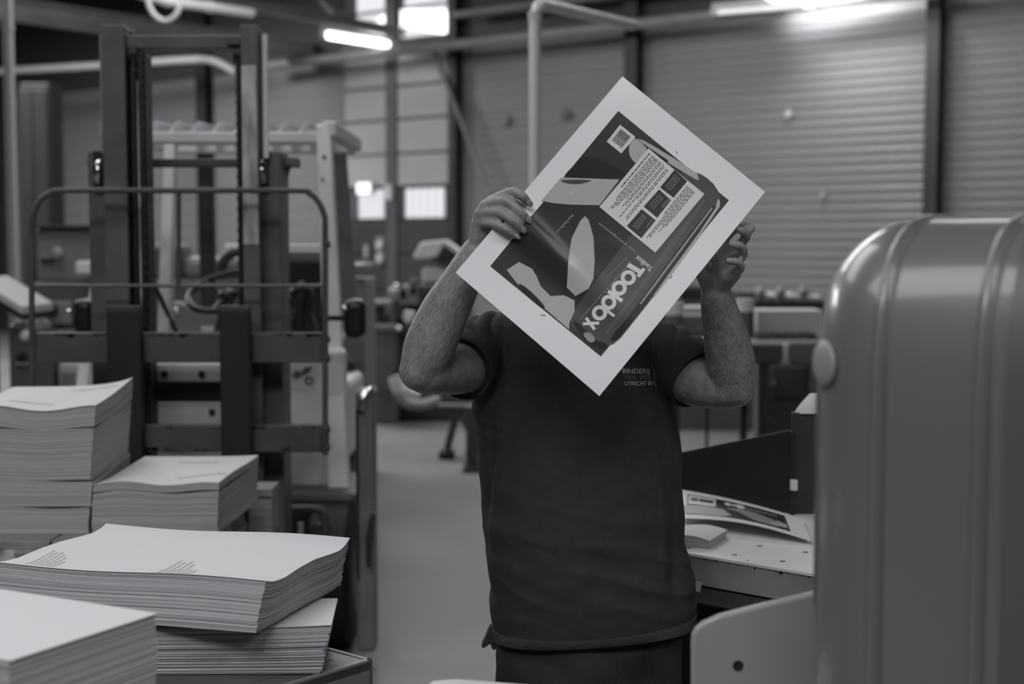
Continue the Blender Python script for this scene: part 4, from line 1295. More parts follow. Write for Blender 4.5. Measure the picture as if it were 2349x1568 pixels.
D('blade', [(1190, 602), (1220, 617), (1230, 633), (1240, 657), (1263, 680), (1293, 678), (1318, 690), (1318, 715), (1306, 742), (1306, 757), (1291, 744), (1249, 708), (1186, 651), (1162, 620)], 4, M_inkl)
D('blade_slot', [(1187, 650), (1200, 655), (1225, 675), (1247, 700), (1252, 708), (1236, 702), (1205, 676)], 5, M_inkb, 1)
# barcode label
bc = D('barcode_label', [(1422, 287), (1458, 315), (1425, 353), (1391, 326)], 5, M_inkw)
rnd = random.Random(11)
u_ = Vector((1458 - 1422, 315 - 287)); v_ = Vector((1391 - 1422, 326 - 287)); o_ = Vector((1422, 287))
bars = []
t = 0.14
while t < 0.80:
    wv = rnd.choice((0.012, 0.012, 0.02, 0.032))
    bars.append(poly([o_ + u_ * 0.16 + v_ * t, o_ + u_ * 0.80 + v_ * t, o_ + u_ * 0.80 + v_ * (t + wv), o_ + u_ * 0.16 + v_ * (t + wv)]))
    t += wv + rnd.choice((0.012, 0.018, 0.026))
decal('barcode', bars, SF, OFF * 6, M_inkb, prn, cuts=0)
# text panel with three dark boxes
LT, LR, LB, LL = Vector((1487.5, 341)), Vector((1616, 446)), Vector((1503, 580.5)), Vector((1374.5, 475))
tp = D('text_panel', [LT, LR, LB, LL], 6, M_inkw)
c4 = lambda x, y: (1360 + x / 4.238, 250 + y / 4.238)
boxes = ([c4(795, 595), c4(918, 705), c4(785, 865), c4(655, 765)], [c4(645, 785), c4(760, 890), c4(625, 1060), c4(495, 950)], [c4(475, 975), c4(610, 1085), c4(470, 1258), c4(330, 1140)])
for bx_ in boxes:
    D('panel_box', list(bx_), 7, M_inkd)
def LP(u, v):   # u across T->R, v along T->L
    return (LT * (1 - u) * (1 - v) + LR * u * (1 - v) + LB * u * v + LL * (1 - u) * v)
rows, rowsw = [], []
def words(u, v0, v1, th, out):
    v = v0
    while v < v1:
        wl = min(rnd.uniform(0.025, 0.07), v1 - v)
        out.append(poly([LP(u, v), LP(u + th, v), LP(u + th, v + wl), LP(u, v + wl)]))
        v += wl + 0.012
for u, e in ((0.05, 0.62), (0.10, 0.78), (0.125, 0.92), (0.15, 0.90), (0.175, 0.84), (0.20, 0.70), (0.235, 0.80), (0.26, 0.76), (0.30, 0.94), (0.325, 0.60), (0.37, 0.88), (0.395, 0.90),
             (0.745, 0.55), (0.77, 0.92), (0.795, 0.90), (0.82, 0.66), (0.845, 0.76), (0.87, 0.66)):
    words(u, 0.06 if u > 0.3 else 0.04, e, 0.011 if u > 0.06 else 0.016, rows)
decal('printed_text', rows, SF, OFF * 7, M_inkm, prn, cuts=0)['kind'] = 'stuff'
for (bi, us) in ((0, (0.2, 0.32, 0.44, 0.56)), (1, (0.2, 0.34, 0.48, 0.78, 0.88)), (2, (0.24, 0.36, 0.48, 0.82))):
    q4 = [Vector(p) for p in boxes[bi]]
    for u in us:
        v = 0.15 if u < 0.7 else 0.05
        e = 0.85 if u < 0.7 else 0.5
        f = lambda uu, vv: q4[0] * (1 - uu) * (1 - vv) + q4[1] * uu * (1 - vv) + q4[2] * uu * vv + q4[3] * (1 - uu) * vv
        while v < e:
            wl = min(rnd.uniform(0.06, 0.14), e - v)
            rowsw.append(poly([f(u, v), f(u + 0.04, v), f(u + 0.04, v + wl), f(u, v + wl)]))
            v += wl + 0.03
decal('printed_text', rowsw, SF, OFF * 8, M_inkg, prn, cuts=0)['kind'] = 'stuff'
def printed(name, s, start, end, m, lvl, offset=0.0, up_sign=1, height=None):
    """lettering from pixel start to pixel end along its baseline (positions converted to sheet coordinates)"""
    vs, fs = text_mesh(s, 1.0, offset)
    xs = [v[0] for v in vs]
    L = max(xs) - min(xs); x0_ = min(xs)
    st_, en = Vector(start), Vector(end)
    d = en - st_
    k = d.length / L
    dn = d.normalized()
    up = Vector((dn.y, -dn.x)) * up_sign
    ky = k if height is None else height
    pts = [st_ + dn * ((v[0] - x0_) * k) + up * (v[1] * ky) for v in vs]
    return decal(name, [([ab(*p) for p in pts], fs)], SF, OFF * lvl, m, prn, cuts=0)
# the big title: T o o l b o x, drawn with rings and bars, reading down-left with the tops towards the lower right
def ringp(cx, cy, r0, r1, n=28):
    vs = [ab(cx + r0 * math.cos(2 * PI * k / n), cy + r0 * math.sin(2 * PI * k / n)) for k in range(n)] + [ab(cx + r1 * math.cos(2 * PI * k / n), cy + r1 * math.sin(2 * PI * k / n)) for k in range(n)]
    return (vs, [(k, (k + 1) % n, n + (k + 1) % n, n + k) for k in range(n)])
def barp(x0, y0, x1, y1, th):
    p, q = Vector((x0, y0)), Vector((x1, y1)); n = Vector((-(q - p).y, (q - p).x)).normalized() * th / 2
    return poly([p + n, q + n, q - n, p - n])
for pc in ([barp(1440, 608, 1470, 626, 11), barp(1477, 617, 1463, 636, 8)], [ringp(1441, 638, 17.5, 8.5)], [ringp(1420, 662, 17.5, 8.5)], [barp(1395, 669, 1427, 692, 9)],
           [ringp(1396, 695, 17.5, 8.5), barp(1382, 706, 1409, 727, 7)], [ringp(1375, 719, 17.5, 8.5)], [barp(1344, 730, 1364, 757, 7), barp(1337, 744, 1374, 742, 7)]):
    decal('title_letter', pc, SF, OFF * 6, M_inkw, prn, cuts=0)
printed('spine_lettering', 'Toolbox', (1498, 615), (1462, 586), M_inkw, 6, offset=0.02, height=17)
printed('spine_lettering', 'voor trainingsacteurs', (1460, 578), (1375, 511), M_inkl, 6, height=8)
printed('author_lettering', 'Paul Devilin e.a.', (1311, 492), (1274, 534), M_inkl, 6, height=9)
printed('small_lettering', 'voor trainingsacteurs', (1437, 590), (1388, 640), M_inkg, 6, height=7)
printed('small_lettering', 'oefeningen en technieken', (1446, 600), (1330, 732), M_inkg, 5, height=7)
# crosswise mark lines in the white border
mk = []
for (x, y, dx, dy) in ((1551, 347, 4, 6), (1535, 640, 6, -5), (1455, 728, 7, -5), (1240, 722, 12, 3), (1270, 426, 2.5, 1)):
    d = Vector((dx, dy)); n = Vector((-dy, dx)).normalized() * (0.7 if x != 1270 else 1.6)
    p = Vector((x, y))
    mk.append(poly([p + n, p + d + n, p + d - n, p - n]))
decal('register_mark', mk, SF, OFF * 2, M_dark, sheet, cuts=0)
D('blade_mark', [(1305, 441), (1310, 440), (1312, 446), (1309, 450), (1307, 447), (1309, 444)], 5, M_inkw)

# second sheet on the table
tN = TZ + 0.003
d00, d10 = P(1555, 1203, 3.60), table_pt(1862, 1247, tN)
d11, d01 = table_pt(1838, 1193, tN + 0.004), P(1563, 1136, 3.98)
d00.z = max(d00.z, tN + 0.012); d01.z = max(d01.z, tN + 0.02)
GF0 = patch(d00, d10, d11, d01, 32, 32, lambda a, b: 0.016 * math.sin(PI * a) * (1 - 0.6 * b) + 0.006)
up_ok = (d10 - d00).cross(d01 - d00).z > 0
GF = GF0 if up_ok else (lambda a, b, off=0.0: GF0(a, b, -off))
sh2 = empty('printed_sheet', tuple(GF(0.5, 0.5)), 'second printed cover sheet lying curled on the white work table', 'printed sheet')
link_mesh('sheet', sheet_mesh(GF, 32, 32, 0.0004), M_print, sh2, smooth=True)
rect = lambda a0, b0, a1, b1: ([(a0, b0), (a1, b0), (a1, b1), (a0, b1)], [(0, 1, 2, 3)])
pr2 = decal('cover_print', [rect(0.06, 0.14, 0.86, 0.86)], GF, OFF, M_inkd, sh2)
decal('text_panel', [rect(0.07, 0.50, 0.30, 0.82)], GF, OFF * 3, M_inkw, pr2)
decal('panel_box', [rect(0.09, 0.62, 0.15, 0.74), rect(0.16, 0.62, 0.28, 0.74)], GF, OFF * 4, M_inkd, pr2, cuts=0)
decal('blade', [([(0.02, 0.16), (0.34, 0.14), (0.42, 0.22), (0.36, 0.44), (0.22, 0.48), (0.02, 0.44)], [(0, 1, 2, 3, 4, 5)])], GF, OFF * 3, M_inkl, pr2)
decal('blade', [([(0.38, 0.52), (0.48, 0.44), (0.60, 0.20), (0.76, 0.18), (0.83, 0.30), (0.76, 0.46), (0.62, 0.58), (0.50, 0.62)], [tuple(range(8))])], GF, OFF * 3, M_inkg, pr2)
decal('blade', [([(0.72, 0.22), (0.84, 0.24), (0.85, 0.40), (0.78, 0.48), (0.76, 0.36), (0.71, 0.32)], [tuple(range(6))])], GF, OFF * 4, M_inkl, pr2)
lt2 = []
for a, s_ in ((0.40, 0.03), (0.45, 0.02), (0.50, 0.04)):
    lt2.append(([(a + s_ * math.cos(t), 0.70 + 2.2 * s_ * math.sin(t)) for t in np.linspace(0, 2 * PI, 14, endpoint=False)], [tuple(range(14))]))
decal('lettering_blot', lt2, GF, OFF * 4, M_inkw, pr2, cuts=0)
vs, fs = text_mesh('trainingsacteurs', 1.0)
L = max(v[0] for v in vs)
decal('title_lettering', [([(0.52 + v[0] / L * 0.27, 0.66 + v[1] * 0.10) for v in vs], fs)], GF, OFF * 4, M_inkw, pr2, cuts=0)

# ================================================================== PERSON
YM = 2.97
person = empty('person', (0.165, YM, 0), 'person in a dark polo shirt and jeans holding a printed sheet before the face', 'person')

def remeshed(mb, voxel, smooth=4, name='m'):
    me = mb.mesh(name)
    o = bpy.data.objects.new(name, me); COL.objects.link(o)
    r = o.modifiers.new('r', 'REMESH'); r.mode = 'VOXEL'; r.voxel_size = voxel; r.adaptivity = 0
    if smooth:
        s = o.modifiers.new('s', 'SMOOTH'); s.factor = 0.5; s.iterations = smooth
    dg = bpy.context.evaluated_depsgraph_get()
    out = bpy.data.meshes.new_from_object(o.evaluated_get(dg))
    bpy.data.objects.remove(o); bpy.data.meshes.remove(me)
    return out

def displace(me, f):
    n = len(me.vertices)
    co = np.empty(n * 3); me.vertices.foreach_get('co', co)
    no = np.empty(n * 3); me.vertex_normals.foreach_get('vector', no)
    co = co.reshape(-1, 3); no = no.reshape(-1, 3)
    co += no * f(co, no)[:, None]
    me.vertices.foreach_set('co', co.ravel()); me.update()

def sring(py, xl, xr, bf, bb, n=48, ex=2.5, Yc=YM, dz=0.0):
    a, b = P(xl, py, Yc), P(xr, py, Yc)
    cx, hw, z = (a.x + b.x) / 2, (b.x - a.x) / 2, a.z + dz
    out = []
    for j in range(n):
        t = 2 * PI * j / n
        c, s = math.cos(t), math.sin(t)
        x = math.copysign(abs(c) ** (2 / ex), c) * hw
        y = math.copysign(abs(s) ** (2 / ex), s)
        out.append(Vector((cx + x, Yc + (bb * y if y > 0 else bf * y), z)))
    return out

# ---- shirt
shirt_rows = [(1492, 1134, 1590, .142, .13), (1465, 1130, 1592, .146, .13), (1420, 1124, 1598, .150, .13), (1370, 1121, 1594, .155, .13), (1280, 1117, 1579, .158, .125),
              (1200, 1109, 1567, .155, .12), (1100, 1101, 1564, .150, .12), (1020, 1096, 1560, .146, .125), (950, 1090, 1550, .142, .13), (890, 1086, 1540, .138, .13),
              (830, 1090, 1535, .128, .125), (780, 1098, 1528, .112, .115), (748, 1115, 1512, .098, .105), (724, 1145, 1486, .085, .095), (706, 1190, 1445, .072, .085), (694, 1236, 1395, .060, .072)]
sm = MB()
rr = [sring(py, xl, xr, bf, bb) for py, xl, xr, bf, bb in shirt_rows]
# the hem slopes up to the right of the picture
for i, amt in ((0, 1.0), (1, 0.9), (2, 0.55), (3, 0.2)):
    for v in rr[i]:
        v.z += amt * (0.046 + 0.016 * ((v.x - 0.17) / 0.21))
sm.loft(rr)
slR = [P(1175, 800, 2.985), P(1128, 792, 2.965), P(1090, 812, 2.915), P(1058, 842, 2.855)]
slL = [P(1465, 812, 2.985), P(1512, 808, 2.965), P(1558, 832, 2.935), P(1596, 866, 2.895)]
for sl in (slR, slL):
    Q, R = smooth_path(sl, [0.076, 0.070, 0.069, 0.0665], 6)
    sm.tube(Q, R, 28)
sme = remeshed(sm, 0.0055, 7, 'polo_shirt')
def nz(co, sc, seed):
    out = np.empty(len(co))
    for i, c in enumerate(co):
        out[i] = noise.noise(Vector((c[0] * sc[0] + seed, c[1] * sc[1], c[2] * sc[2])))
    return out
def wrinkle(co, no):
    x, y, z = co[:, 0], co[:, 1], co[:, 2]
    quiet = np.ones(len(co))
    for sl in (slR, slL):
        quiet = np.minimum(quiet, np.clip((np.sqrt((x - sl[3].x) ** 2 + (y - sl[3].y) ** 2 + (z - sl[3].z) ** 2) - 0.075) / 0.03, 0, 1))
    base = nz(co, (5, 5, 4.0), 3.1) * 0.0052 * quiet
    # slanting drag folds over belly and waist
    u = z * 0.9 + (x - 0.17) * 0.35
    low = np.clip((1.25 - z) / 0.35, 0, 1)
    f1 = (0.5 - np.abs(nz(np.stack([x * 1.2, y * 1.2, u * 6], 1), (3, 3, 3), 8.2)) * 2) * 0.0034 * low
    f1 += nz(np.stack([x * 2.2 + z, y, z * 3.0 - x], 1), (7, 7, 7), 9.9) * 0.0022 * low
    # folds radiating on the sleeves
    side = np.clip((np.abs(x - 0.155) - 0.15) / 0.05, 0, 1) * np.clip((z - 1.24) / 0.08, 0, 1)
    for sl in (slR, slL):
        dd = (sl[3] - sl[2]).normalized()
        ax = (x - sl[3].x) * dd.x + (y - sl[3].y) * dd.y + (z - sl[3].z) * dd.z
        near = np.sqrt((x - sl[3].x) ** 2 + (y - sl[3].y) ** 2 + (z - sl[3].z) ** 2) < 0.13
        side = np.where(near, side * np.clip((-ax - 0.026) / 0.03, 0, 1), side)
    d = np.sqrt((np.abs(x - 0.155) - 0.10) ** 2 + (z - 1.50) ** 2)
    f2 = (np.abs(np.sin(d * 100 + nz(co, (7, 7, 7), 1.7) * 2.2)) ** 0.7 - 0.6) * 0.0105 * side * (0.55 + 0.9 * np.abs(nz(co, (6, 6, 6), 4.4)))
    # chest pulled from both armpits
    ch = np.clip((z - 1.20) / 0.12, 0, 1) * np.clip((1.46 - z) / 0.06, 0, 1)
    f3 = nz(np.stack([x * 9 + z * 4, y, z * 2 - x * 3], 1), (1.6, 1.6, 1.6), 5.5) * 0.0042 * ch
    front = np.clip((YM - 0.02 - y) / 0.05, 0, 1) * np.clip((1.33 - z) / 0.05, 0, 1) * np.clip((z - 0.88) / 0.10, 0, 1)
    xl = -0.052 + 0.010 * np.sin(z * 11); xr = 0.335 - np.clip(z - 1.12, 0, 1) * 0.24
    f4 = -(np.exp(-((x - xl) / 0.010) ** 2) * 0.008 + np.exp(-((x - xr) / 0.014) ** 2) * 0.008) * front
    f4 += (np.exp(-((x - xl - 0.022) / 0.012) ** 2) + np.exp(-((x - xr + 0.028) / 0.014) ** 2)) * 0.003 * front
    hemf = np.clip((z - 0.885) / 0.05, 0, 1)
    return (base * 1.4 + f1 * 1.9 + f2 + f3 * 1.5 * quiet + f4) * hemf
displace(sme, wrinkle)
shirt = link_mesh('polo_shirt', sme, M_shirt, person, smooth=True)
shirt_bvh = BVHTree.FromPolygons([tuple(v.co) for v in sme.vertices], [tuple(p.vertices) for p in sme.polygons])

# ribbed cuffs at the sleeve ends
for sl in (slR, slL):
    d = (sl[3] - sl[2]).normalized()
    e0 = d.orthogonal().normalized(); e1 = d.cross(e0)
    rg_ = []
    for off, r0 in ((-0.036, 0.0688), (-0.034, 0.0712), (-0.012, 0.0708), (0.004, 0.0698), (0.007, 0.0675), (0.004, 0.0640), (-0.004, 0.0605)):
        rg_.append([sl[3] + d * off + (e0 * math.cos(2 * PI * j / 40) + e1 * math.sin(2 * PI * j / 40)) * r0 for j in range(40)])
    MB().loft(rg_, cap=False).build('cuff', M_rib, shirt, smooth=True)
# hem band
hb = []
for dz, k in ((0.0, 1.006), (0.002, 1.022), (0.024, 1.026), (0.0265, 1.012)):
    ring = []
    for v in rr[0]:
        ring.append(Vector((0.17 + (v.x - 0.17) * k, YM + (v.y - YM) * k, v.z + dz)))
    hb.append(ring)
MB().loft(hb, cap=False).build('hem_band', M_rib, shirt, smooth=True)
# collar and placket
nc = P(1316, 690, YM)
ring = []
cl = []
for r0, dz in ((0.078, -0.012), (0.074, 0.012), (0.069, 0.026), (0.066, 0.012), (0.066, -0.01)):
    cl.append([Vector((nc.x + r0 * math.cos(2 * PI * j / 32), YM - 0.005 + r0 * 0.95 * math.sin(2 * PI * j / 32), nc.z + dz)) for j in range(32)])
MB().loft(cl, cap=False).build('collar', M_rib, shirt, smooth=True)

def on_shirt(x, z, off=0.0012):
    h = shirt_bvh.ray_cast(Vector((x, 1.5, z)), Vector((0, 1, 0)))
    y = h[0].y if h[0] is not None else 2.83
    return Vector((x, y - off, z))
# placket seam as a thin raised strip, and the side tag
vs, fs = [], []
for k in range(20):
    t = k / 19
    p = P(1505 + 6 * t, 770 + 130 * t, 2.84)
    vs += [on_shirt(p.x - 0.004, p.z), on_shirt(p.x + 0.004, p.z)]
    if k:
        a = 2 * k - 2
        fs.append((a, a + 1, a + 3, a + 2))
MB().add(vs, fs).build('seam', M_rib, shirt, smooth=True)
for (s, x0_, y0_, x1_, y1_, m_, hgt) in (('BINDERIJ', 1428.5, 856, 1493.5, 859, M_thread, 15.5), ('VAN  WIJK', 1431, 870, 1498, 873, M_thread2, 15.5), ('UTRECHT BV', 1433, 883.5, 1503, 886, M_thread, 13.5)):
    v2, f2 = text_mesh(s, 1.0, 0.002)
    L = max(v[0] for v in v2) - min(v[0] for v in v2); xm = min(v[0] for v in v2)
    v3 = []
    for v in v2:
        t = (v[0] - xm) / L
        p = P(x0_ + (x1_ - x0_) * t, y0_ + (y1_ - y0_) * t - v[1] * hgt, 2.84)
        v3.append(on_shirt(p.x, p.z))
    MB().add(v3, f2).build('chest_lettering', m_, shirt)
mk = []
for k in range(8):
    t = k / 7
    p = P(1497 + 14 * t + 3 * math.sin(5 * t), 838 + 52 * t, 2.84)
    mk.append(on_shirt(p.x, p.z, 0.0015))
MB().tube(mk, 0.0009, 6).build('chest_emblem_stroke', M_thread2, shirt)
zt_ = P(1588, 1341, 2.93).z
h_ = shirt_bvh.ray_cast(Vector((1.0, 2.92, zt_)), Vector((-1, 0, 0)))[0]
MB().obox(h_ + Vector((-0.003, 0, -0.010)), (0.012, -0.002, -0.003), (0, 0.0012, 0), (0.004, 0, 0.021)).build('side_tag', M_grey, shirt)
# shirt tail poking out at the left side
pts = [P(1124, 1436, 2.99), P(1113, 1462, 2.99), P(1104, 1482, 2.99), P(1107, 1487, 2.99), P(1116, 1483, 2.99), P(1124, 1476, 2.99), P(1131, 1492, 2.99), P(1142, 1486, 2.99), P(1145, 1450, 2.99)]
MB().prism(pts, (0, 0.03, 0)).build('shirt_tail', M_shirt, shirt, bevel=0.006)

# ---- jeans
jm = MB()
jr = []
for z, hx, bf, bb, cx in ((0.90, .190, .125, .125, .165), (0.84, .197, .128, .13, .165), (0.78, .198, .128, .135, .163), (0.72, .195, .12, .13, .163)):
    jr.append([Vector((cx + hx * math.copysign(abs(math.cos(t)) ** 0.85, math.cos(t)), YM + (bb if math.sin(t) > 0 else bf) * math.copysign(abs(math.sin(t)) ** 0.85, math.sin(t)), z)) for t in np.linspace(0, 2 * PI, 40, endpoint=False)])
jm.loft(jr)
for sx in (-1, 1):
    Q, R = smooth_path([Vector((0.163 + sx * 0.095, YM, 0.80)), Vector((0.163 + sx * 0.102, YM, 0.66)), Vector((0.163 + sx * 0.108, YM - 0.01, 0.46)), Vector((0.163 + sx * 0.115, YM + 0.01, 0.25)), Vector((0.163 + sx * 0.12, YM + 0.015, 0.06))],
                       [0.098, 0.098, 0.076, 0.070, 0.072], 5)
    jm.tube(Q, R, 24)
jme = remeshed(jm, 0.007, 5, 'jeans')
displace(jme, lambda co, no: nz(np.stack([co[:, 0], co[:, 1], co[:, 2] + co[:, 0] * 0.5], 1), (7, 7, 12), 2.2) * 0.005)
jeans = link_mesh('jeans', jme, M_jeans, person, smooth=True)
jb = BVHTree.FromPolygons([tuple(v.co) for v in jme.vertices], [tuple(p.vertices) for p in jme.polygons])
fl_ = []
for k in range(10):
    q = P(1419 - 4 * (k / 9) ** 2 * 2, 1485 + 9 * k, 2.84)
    h_ = jb.ray_cast(Vector((q.x, 1.5, q.z)), Vector((0, 1, 0)))[0]
    if h_ is not None: fl_.append(h_)
MB().tube(fl_, 0.0022, 8).build('fly_seam', M_jeans, jeans, smooth=True)
for sx in (-1, 1):
    cx = 0.163 + sx * 0.12
    rows_ = []
    for t, hw, h in ((0.0, 0.030, 0.05), (0.08, 0.042, 0.075), (0.35, 0.043, 0.10), (0.6, 0.048, 0.065), (0.85, 0.044, 0.05), (0.97, 0.028, 0.035), (1.0, 0.012, 0.022)):
        y = YM + 0.10 - 0.29 * t
        rows_.append([Vector((cx + hw * math.cos(a), y, 0.003 + h / 2 + (h / 2) * math.copysign(abs(math.sin(a)) ** 0.7, math.sin(a)))) for a in np.linspace(0, 2 * PI, 20, endpoint=False)])
    MB().loft(rows_).build('shoe', M_shoe, person, smooth=True)

# ---- body: one continuous skin
bm_ = MB()
core = [sring(py, xl + 14, xr - 14, bf - .014, bb - .014, n=32) for py, xl, xr, bf, bb in shirt_rows[2:-1]]
bm_.loft(core)
hx = P(1318, 560, YM).x
hz = P(1318, 560, YM).z
# neck and head
bm_.capsule([Vector((hx, YM + 0.02, hz - 0.20)), Vector((hx, YM + 0.005, hz - 0.09))], [0.064, 0.058], 20)
bm_.ellipsoid((hx, YM + 0.005, hz + 0.030), (0.077, 0.097, 0.098), 28, 20)          # skull
bm_.ellipsoid((hx, YM - 0.030, hz - 0.045), (0.062, 0.066, 0.072), 24, 16)          # face and jaw
bm_.ellipsoid((hx, YM - 0.072, hz - 0.092), (0.026, 0.020, 0.020), 16, 10)          # chin
bm_.capsule([Vector((hx, YM - 0.088, hz + 0.012)), Vector((hx, YM - 0.108, hz - 0.028))], [0.009, 0.014], 12)   # nose
bm_.capsule([Vector((hx - 0.035, YM - 0.080, hz + 0.020)), Vector((hx + 0.035, YM - 0.080, hz + 0.020))], [0.012, 0.012], 10)  # brow
bm_.capsule([Vector((hx - 0.020, YM - 0.092, hz - 0.058)), Vector((hx + 0.020, YM - 0.092, hz - 0.058))], [0.007, 0.007], 10)  # lips
for sx in (-1, 1):
    bm_.ellipsoid((hx + sx * 0.080, YM + 0.005, hz - 0.005), (0.011, 0.020, 0.032), 12, 10)   # ears
# arms
def limb(pts, rad):
    bm_.capsule(pts, rad, 20, seg=6)
WR = P(1092, 580, 2.70); WL = P(1642, 670, 2.745)
EL_R = P(962, 850, 2.735); EL_L = P(1684, 888, 2.845)
limb([P(1165, 800, 2.985), P(1110, 825, 2.93), P(1040, 846, 2.83), P(975, 856, 2.745)], [0.058, 0.056, 0.052, 0.040])
limb([EL_R, P(985, 795, 2.735), P(1020, 715, 2.725), P(1058, 645, 2.712), WR], [0.040, 0.050, 0.047, 0.038, 0.030])
limb([P(1470, 812, 2.985), P(1530, 828, 2.94), P(1600, 872, 2.89), P(1672, 890, 2.85)], [0.058, 0.056, 0.054, 0.042])
limb([EL_L, P(1676, 830, 2.83), P(1664, 765, 2.80), P(1650, 710, 2.77), WL], [0.042, 0.049, 0.044, 0.036, 0.030])
# legs run down inside the jeans so the body stays whole
bm_.capsule([Vector((0.165, YM, 0.95)), Vector((0.165, YM, 0.82))], [0.11, 0.11], 24)
for sx in (-1, 1):
    bm_.capsule([Vector((0.163 + sx * 0.09, YM, 0.82)), Vector((0.163 + sx * 0.105, YM - 0.005, 0.46)), Vector((0.163 + sx * 0.12, YM + 0.015, 0.07))], [0.08, 0.052, 0.036], 16)
# ---- hands
def tb_(pts, rad):
    bm_.capsule([P(*p) for p in pts], rad, 14, seg=5)
# right hand of the person (left in the picture): back of the hand to the camera, fingers hooked over the sheet edge
fR = {'index': [(1128, 462, 2.672), (1172, 441, 2.640), (1196, 448, 2.632), (1210, 463, 2.640)],
      'middle': [(1113, 472, 2.676), (1160, 462, 2.636), (1190, 484, 2.626), (1208, 502, 2.636)],
      'ring': [(1101, 490, 2.680), (1148, 489, 2.634), (1178, 508, 2.622), (1196, 525, 2.632)],
      'pinky': [(1095, 512, 2.685), (1134, 514, 2.640), (1160, 526, 2.628), (1182, 541, 2.634)]}
rads = {'index': (0.0115, 0.0098, 0.0090, 0.0082), 'middle': (0.0118, 0.0100, 0.0092, 0.0084), 'ring': (0.0115, 0.0096, 0.0088, 0.0080), 'pinky': (0.0105, 0.0085, 0.0078, 0.0070)}
for k, pts in fR.items():
    tb_(pts, rads[k])
    tb_([(1092, 578, 2.700), ((1092 + pts[0][0]) / 2 + 2, (578 + pts[0][1]) / 2, 2.686), pts[0]], [0.020, 0.0165, 0.0125])
tb_([(1100, 572, 2.705), (1128, 548, 2.706), (1160, 524, 2.694), (1192, 500, 2.680)], [0.018, 0.0165, 0.0125, 0.010])     # thumb behind the sheet
# left hand of the person (right in the picture): palm side, fingers curled behind the edge
fL = {'index': [(1640, 572, 2.715), (1676, 532, 2.700), (1704, 518, 2.684), (1724, 524, 2.672)],
      'middle': [(1652, 586, 2.708), (1696, 560, 2.690), (1712, 540, 2.672), (1700, 528, 2.660)],
      'ring': [(1660, 606, 2.700), (1702, 588, 2.678), (1700, 566, 2.660), (1680, 560, 2.652)],
      'pinky': [(1666, 632, 2.698), (1698, 618, 2.678), (1694, 602, 2.662), (1672, 598, 2.654)]}
for k, pts in fL.items():
    tb_(pts, rads[k])
    tb_([(1642, 668, 2.742), ((1642 + pts[0][0]) / 2 + 2, (668 + pts[0][1]) / 2, 2.722), pts[0]], [0.020, 0.0175, 0.0130])
tb_([(1632, 662, 2.738), (1612, 622, 2.712), (1600, 585, 2.690), (1612, 552, 2.678)], [0.018, 0.016, 0.0125, 0.0105])
tb_([(1655, 655, 2.735), (1680, 628, 2.700)], [0.018, 0.017])
body_me = remeshed(bm_, 0.0036, 3, 'body')
body = link_mesh('body', body_me, M_skin, person, smooth=True)
# fine dark hair lying along the forearms, one mesh
hv, hf = [], []
rnd = random.Random(77)
AX = [(EL_R, WR, 0.058), (EL_L, WL, 0.056)]
vco = [v.co.copy() for v in body_me.vertices]; vno = [v.normal.copy() for v in body_me.vertices]
for p, n in zip(vco, vno):
    for (e, w_, rad_) in AX:
        ax = w_ - e
        t = (p - e).dot(ax) / ax.length_squared
        if -0.10 < t < 0.93 and (p - (e + ax * t)).length < rad_ and rnd.random() < 0.30:
            g = (-ax.normalized() + Vector((rnd.uniform(-.45, .45), rnd.uniform(-.45, .45), rnd.uniform(-.35, .35))))
            g = (g - n * g.dot(n)).normalized()
            L = rnd.uniform(0.007, 0.016)
            sd_ = g.cross(n).normalized() * 0.00012
            a_0 = p + n * 0.0002; a_1 = p + g * L * 0.5 + n * 0.0016; a_2 = p + g * L + n * 0.0012
            k = len(hv)
            hv += [tuple(a_0 - sd_), tuple(a_0 + sd_), tuple(a_1 + sd_ * 0.8), tuple(a_1 - sd_ * 0.8), tuple(a_2)]
            hf += [(k, k + 1, k + 2, k + 3), (k + 3, k + 2, k + 4)]
            break
ah = link_mesh('arm_hair', MB().add(hv, hf).mesh('arm_hair'), M_hair, body)
ah['kind'] = 'stuff'
# finger nails
def nail(p, d, n, w=0.0058, l=0.0075):
    d = d.normalized(); n = (n - d * n.dot(d)).normalized(); s = d.cross(n)
    rot = Matrix((s, d, n)).transposed()
    MB().ellipsoid(p, (w, l, 0.0016), 14, 8, rot=rot).build('fingernail', M_nail, body, smooth=True)
for k in ('index', 'middle', 'ring', 'pinky'):
    a, b = P(*fR[k][2]), P(*fR[k][3])
    d = (b - a).normalized()
    n = Vector((-0.15, -1, 0.35)); n = (n - d * n.dot(d)).normalized()
    nail(b + n * (rads[k][3] * 0.93) + d * 0.002, d, n, w=0.0056 if k != 'pinky' else 0.0045)
# eyes and hair
for sx in (-1, 1):
    e = MB().ellipsoid((hx + sx * 0.031, YM - 0.078, hz + 0.004), (0.0125, 0.0125, 0.0115), 14, 10).build('eye', M_eye, person, smooth=True)
    MB().ellipsoid((hx + sx * 0.031, YM - 0.0895, hz + 0.004), (0.0055, 0.002, 0.0055), 12, 8).build('iris', M_black, e, smooth=True)
hm = MB()
hm.ellipsoid((hx, YM + 0.015, hz + 0.042), (0.083, 0.100, 0.096), 28, 20)
hm.ellipsoid((hx, YM + 0.045, hz - 0.01), (0.074, 0.062, 0.07), 24, 14)
hme = remeshed(hm, 0.006, 3, 'hair')
displace(hme, lambda co, no: nz(co, (60, 60, 30), 0.4) * 0.004)
link_mesh('hair', hme, M_hair, person, smooth=True)

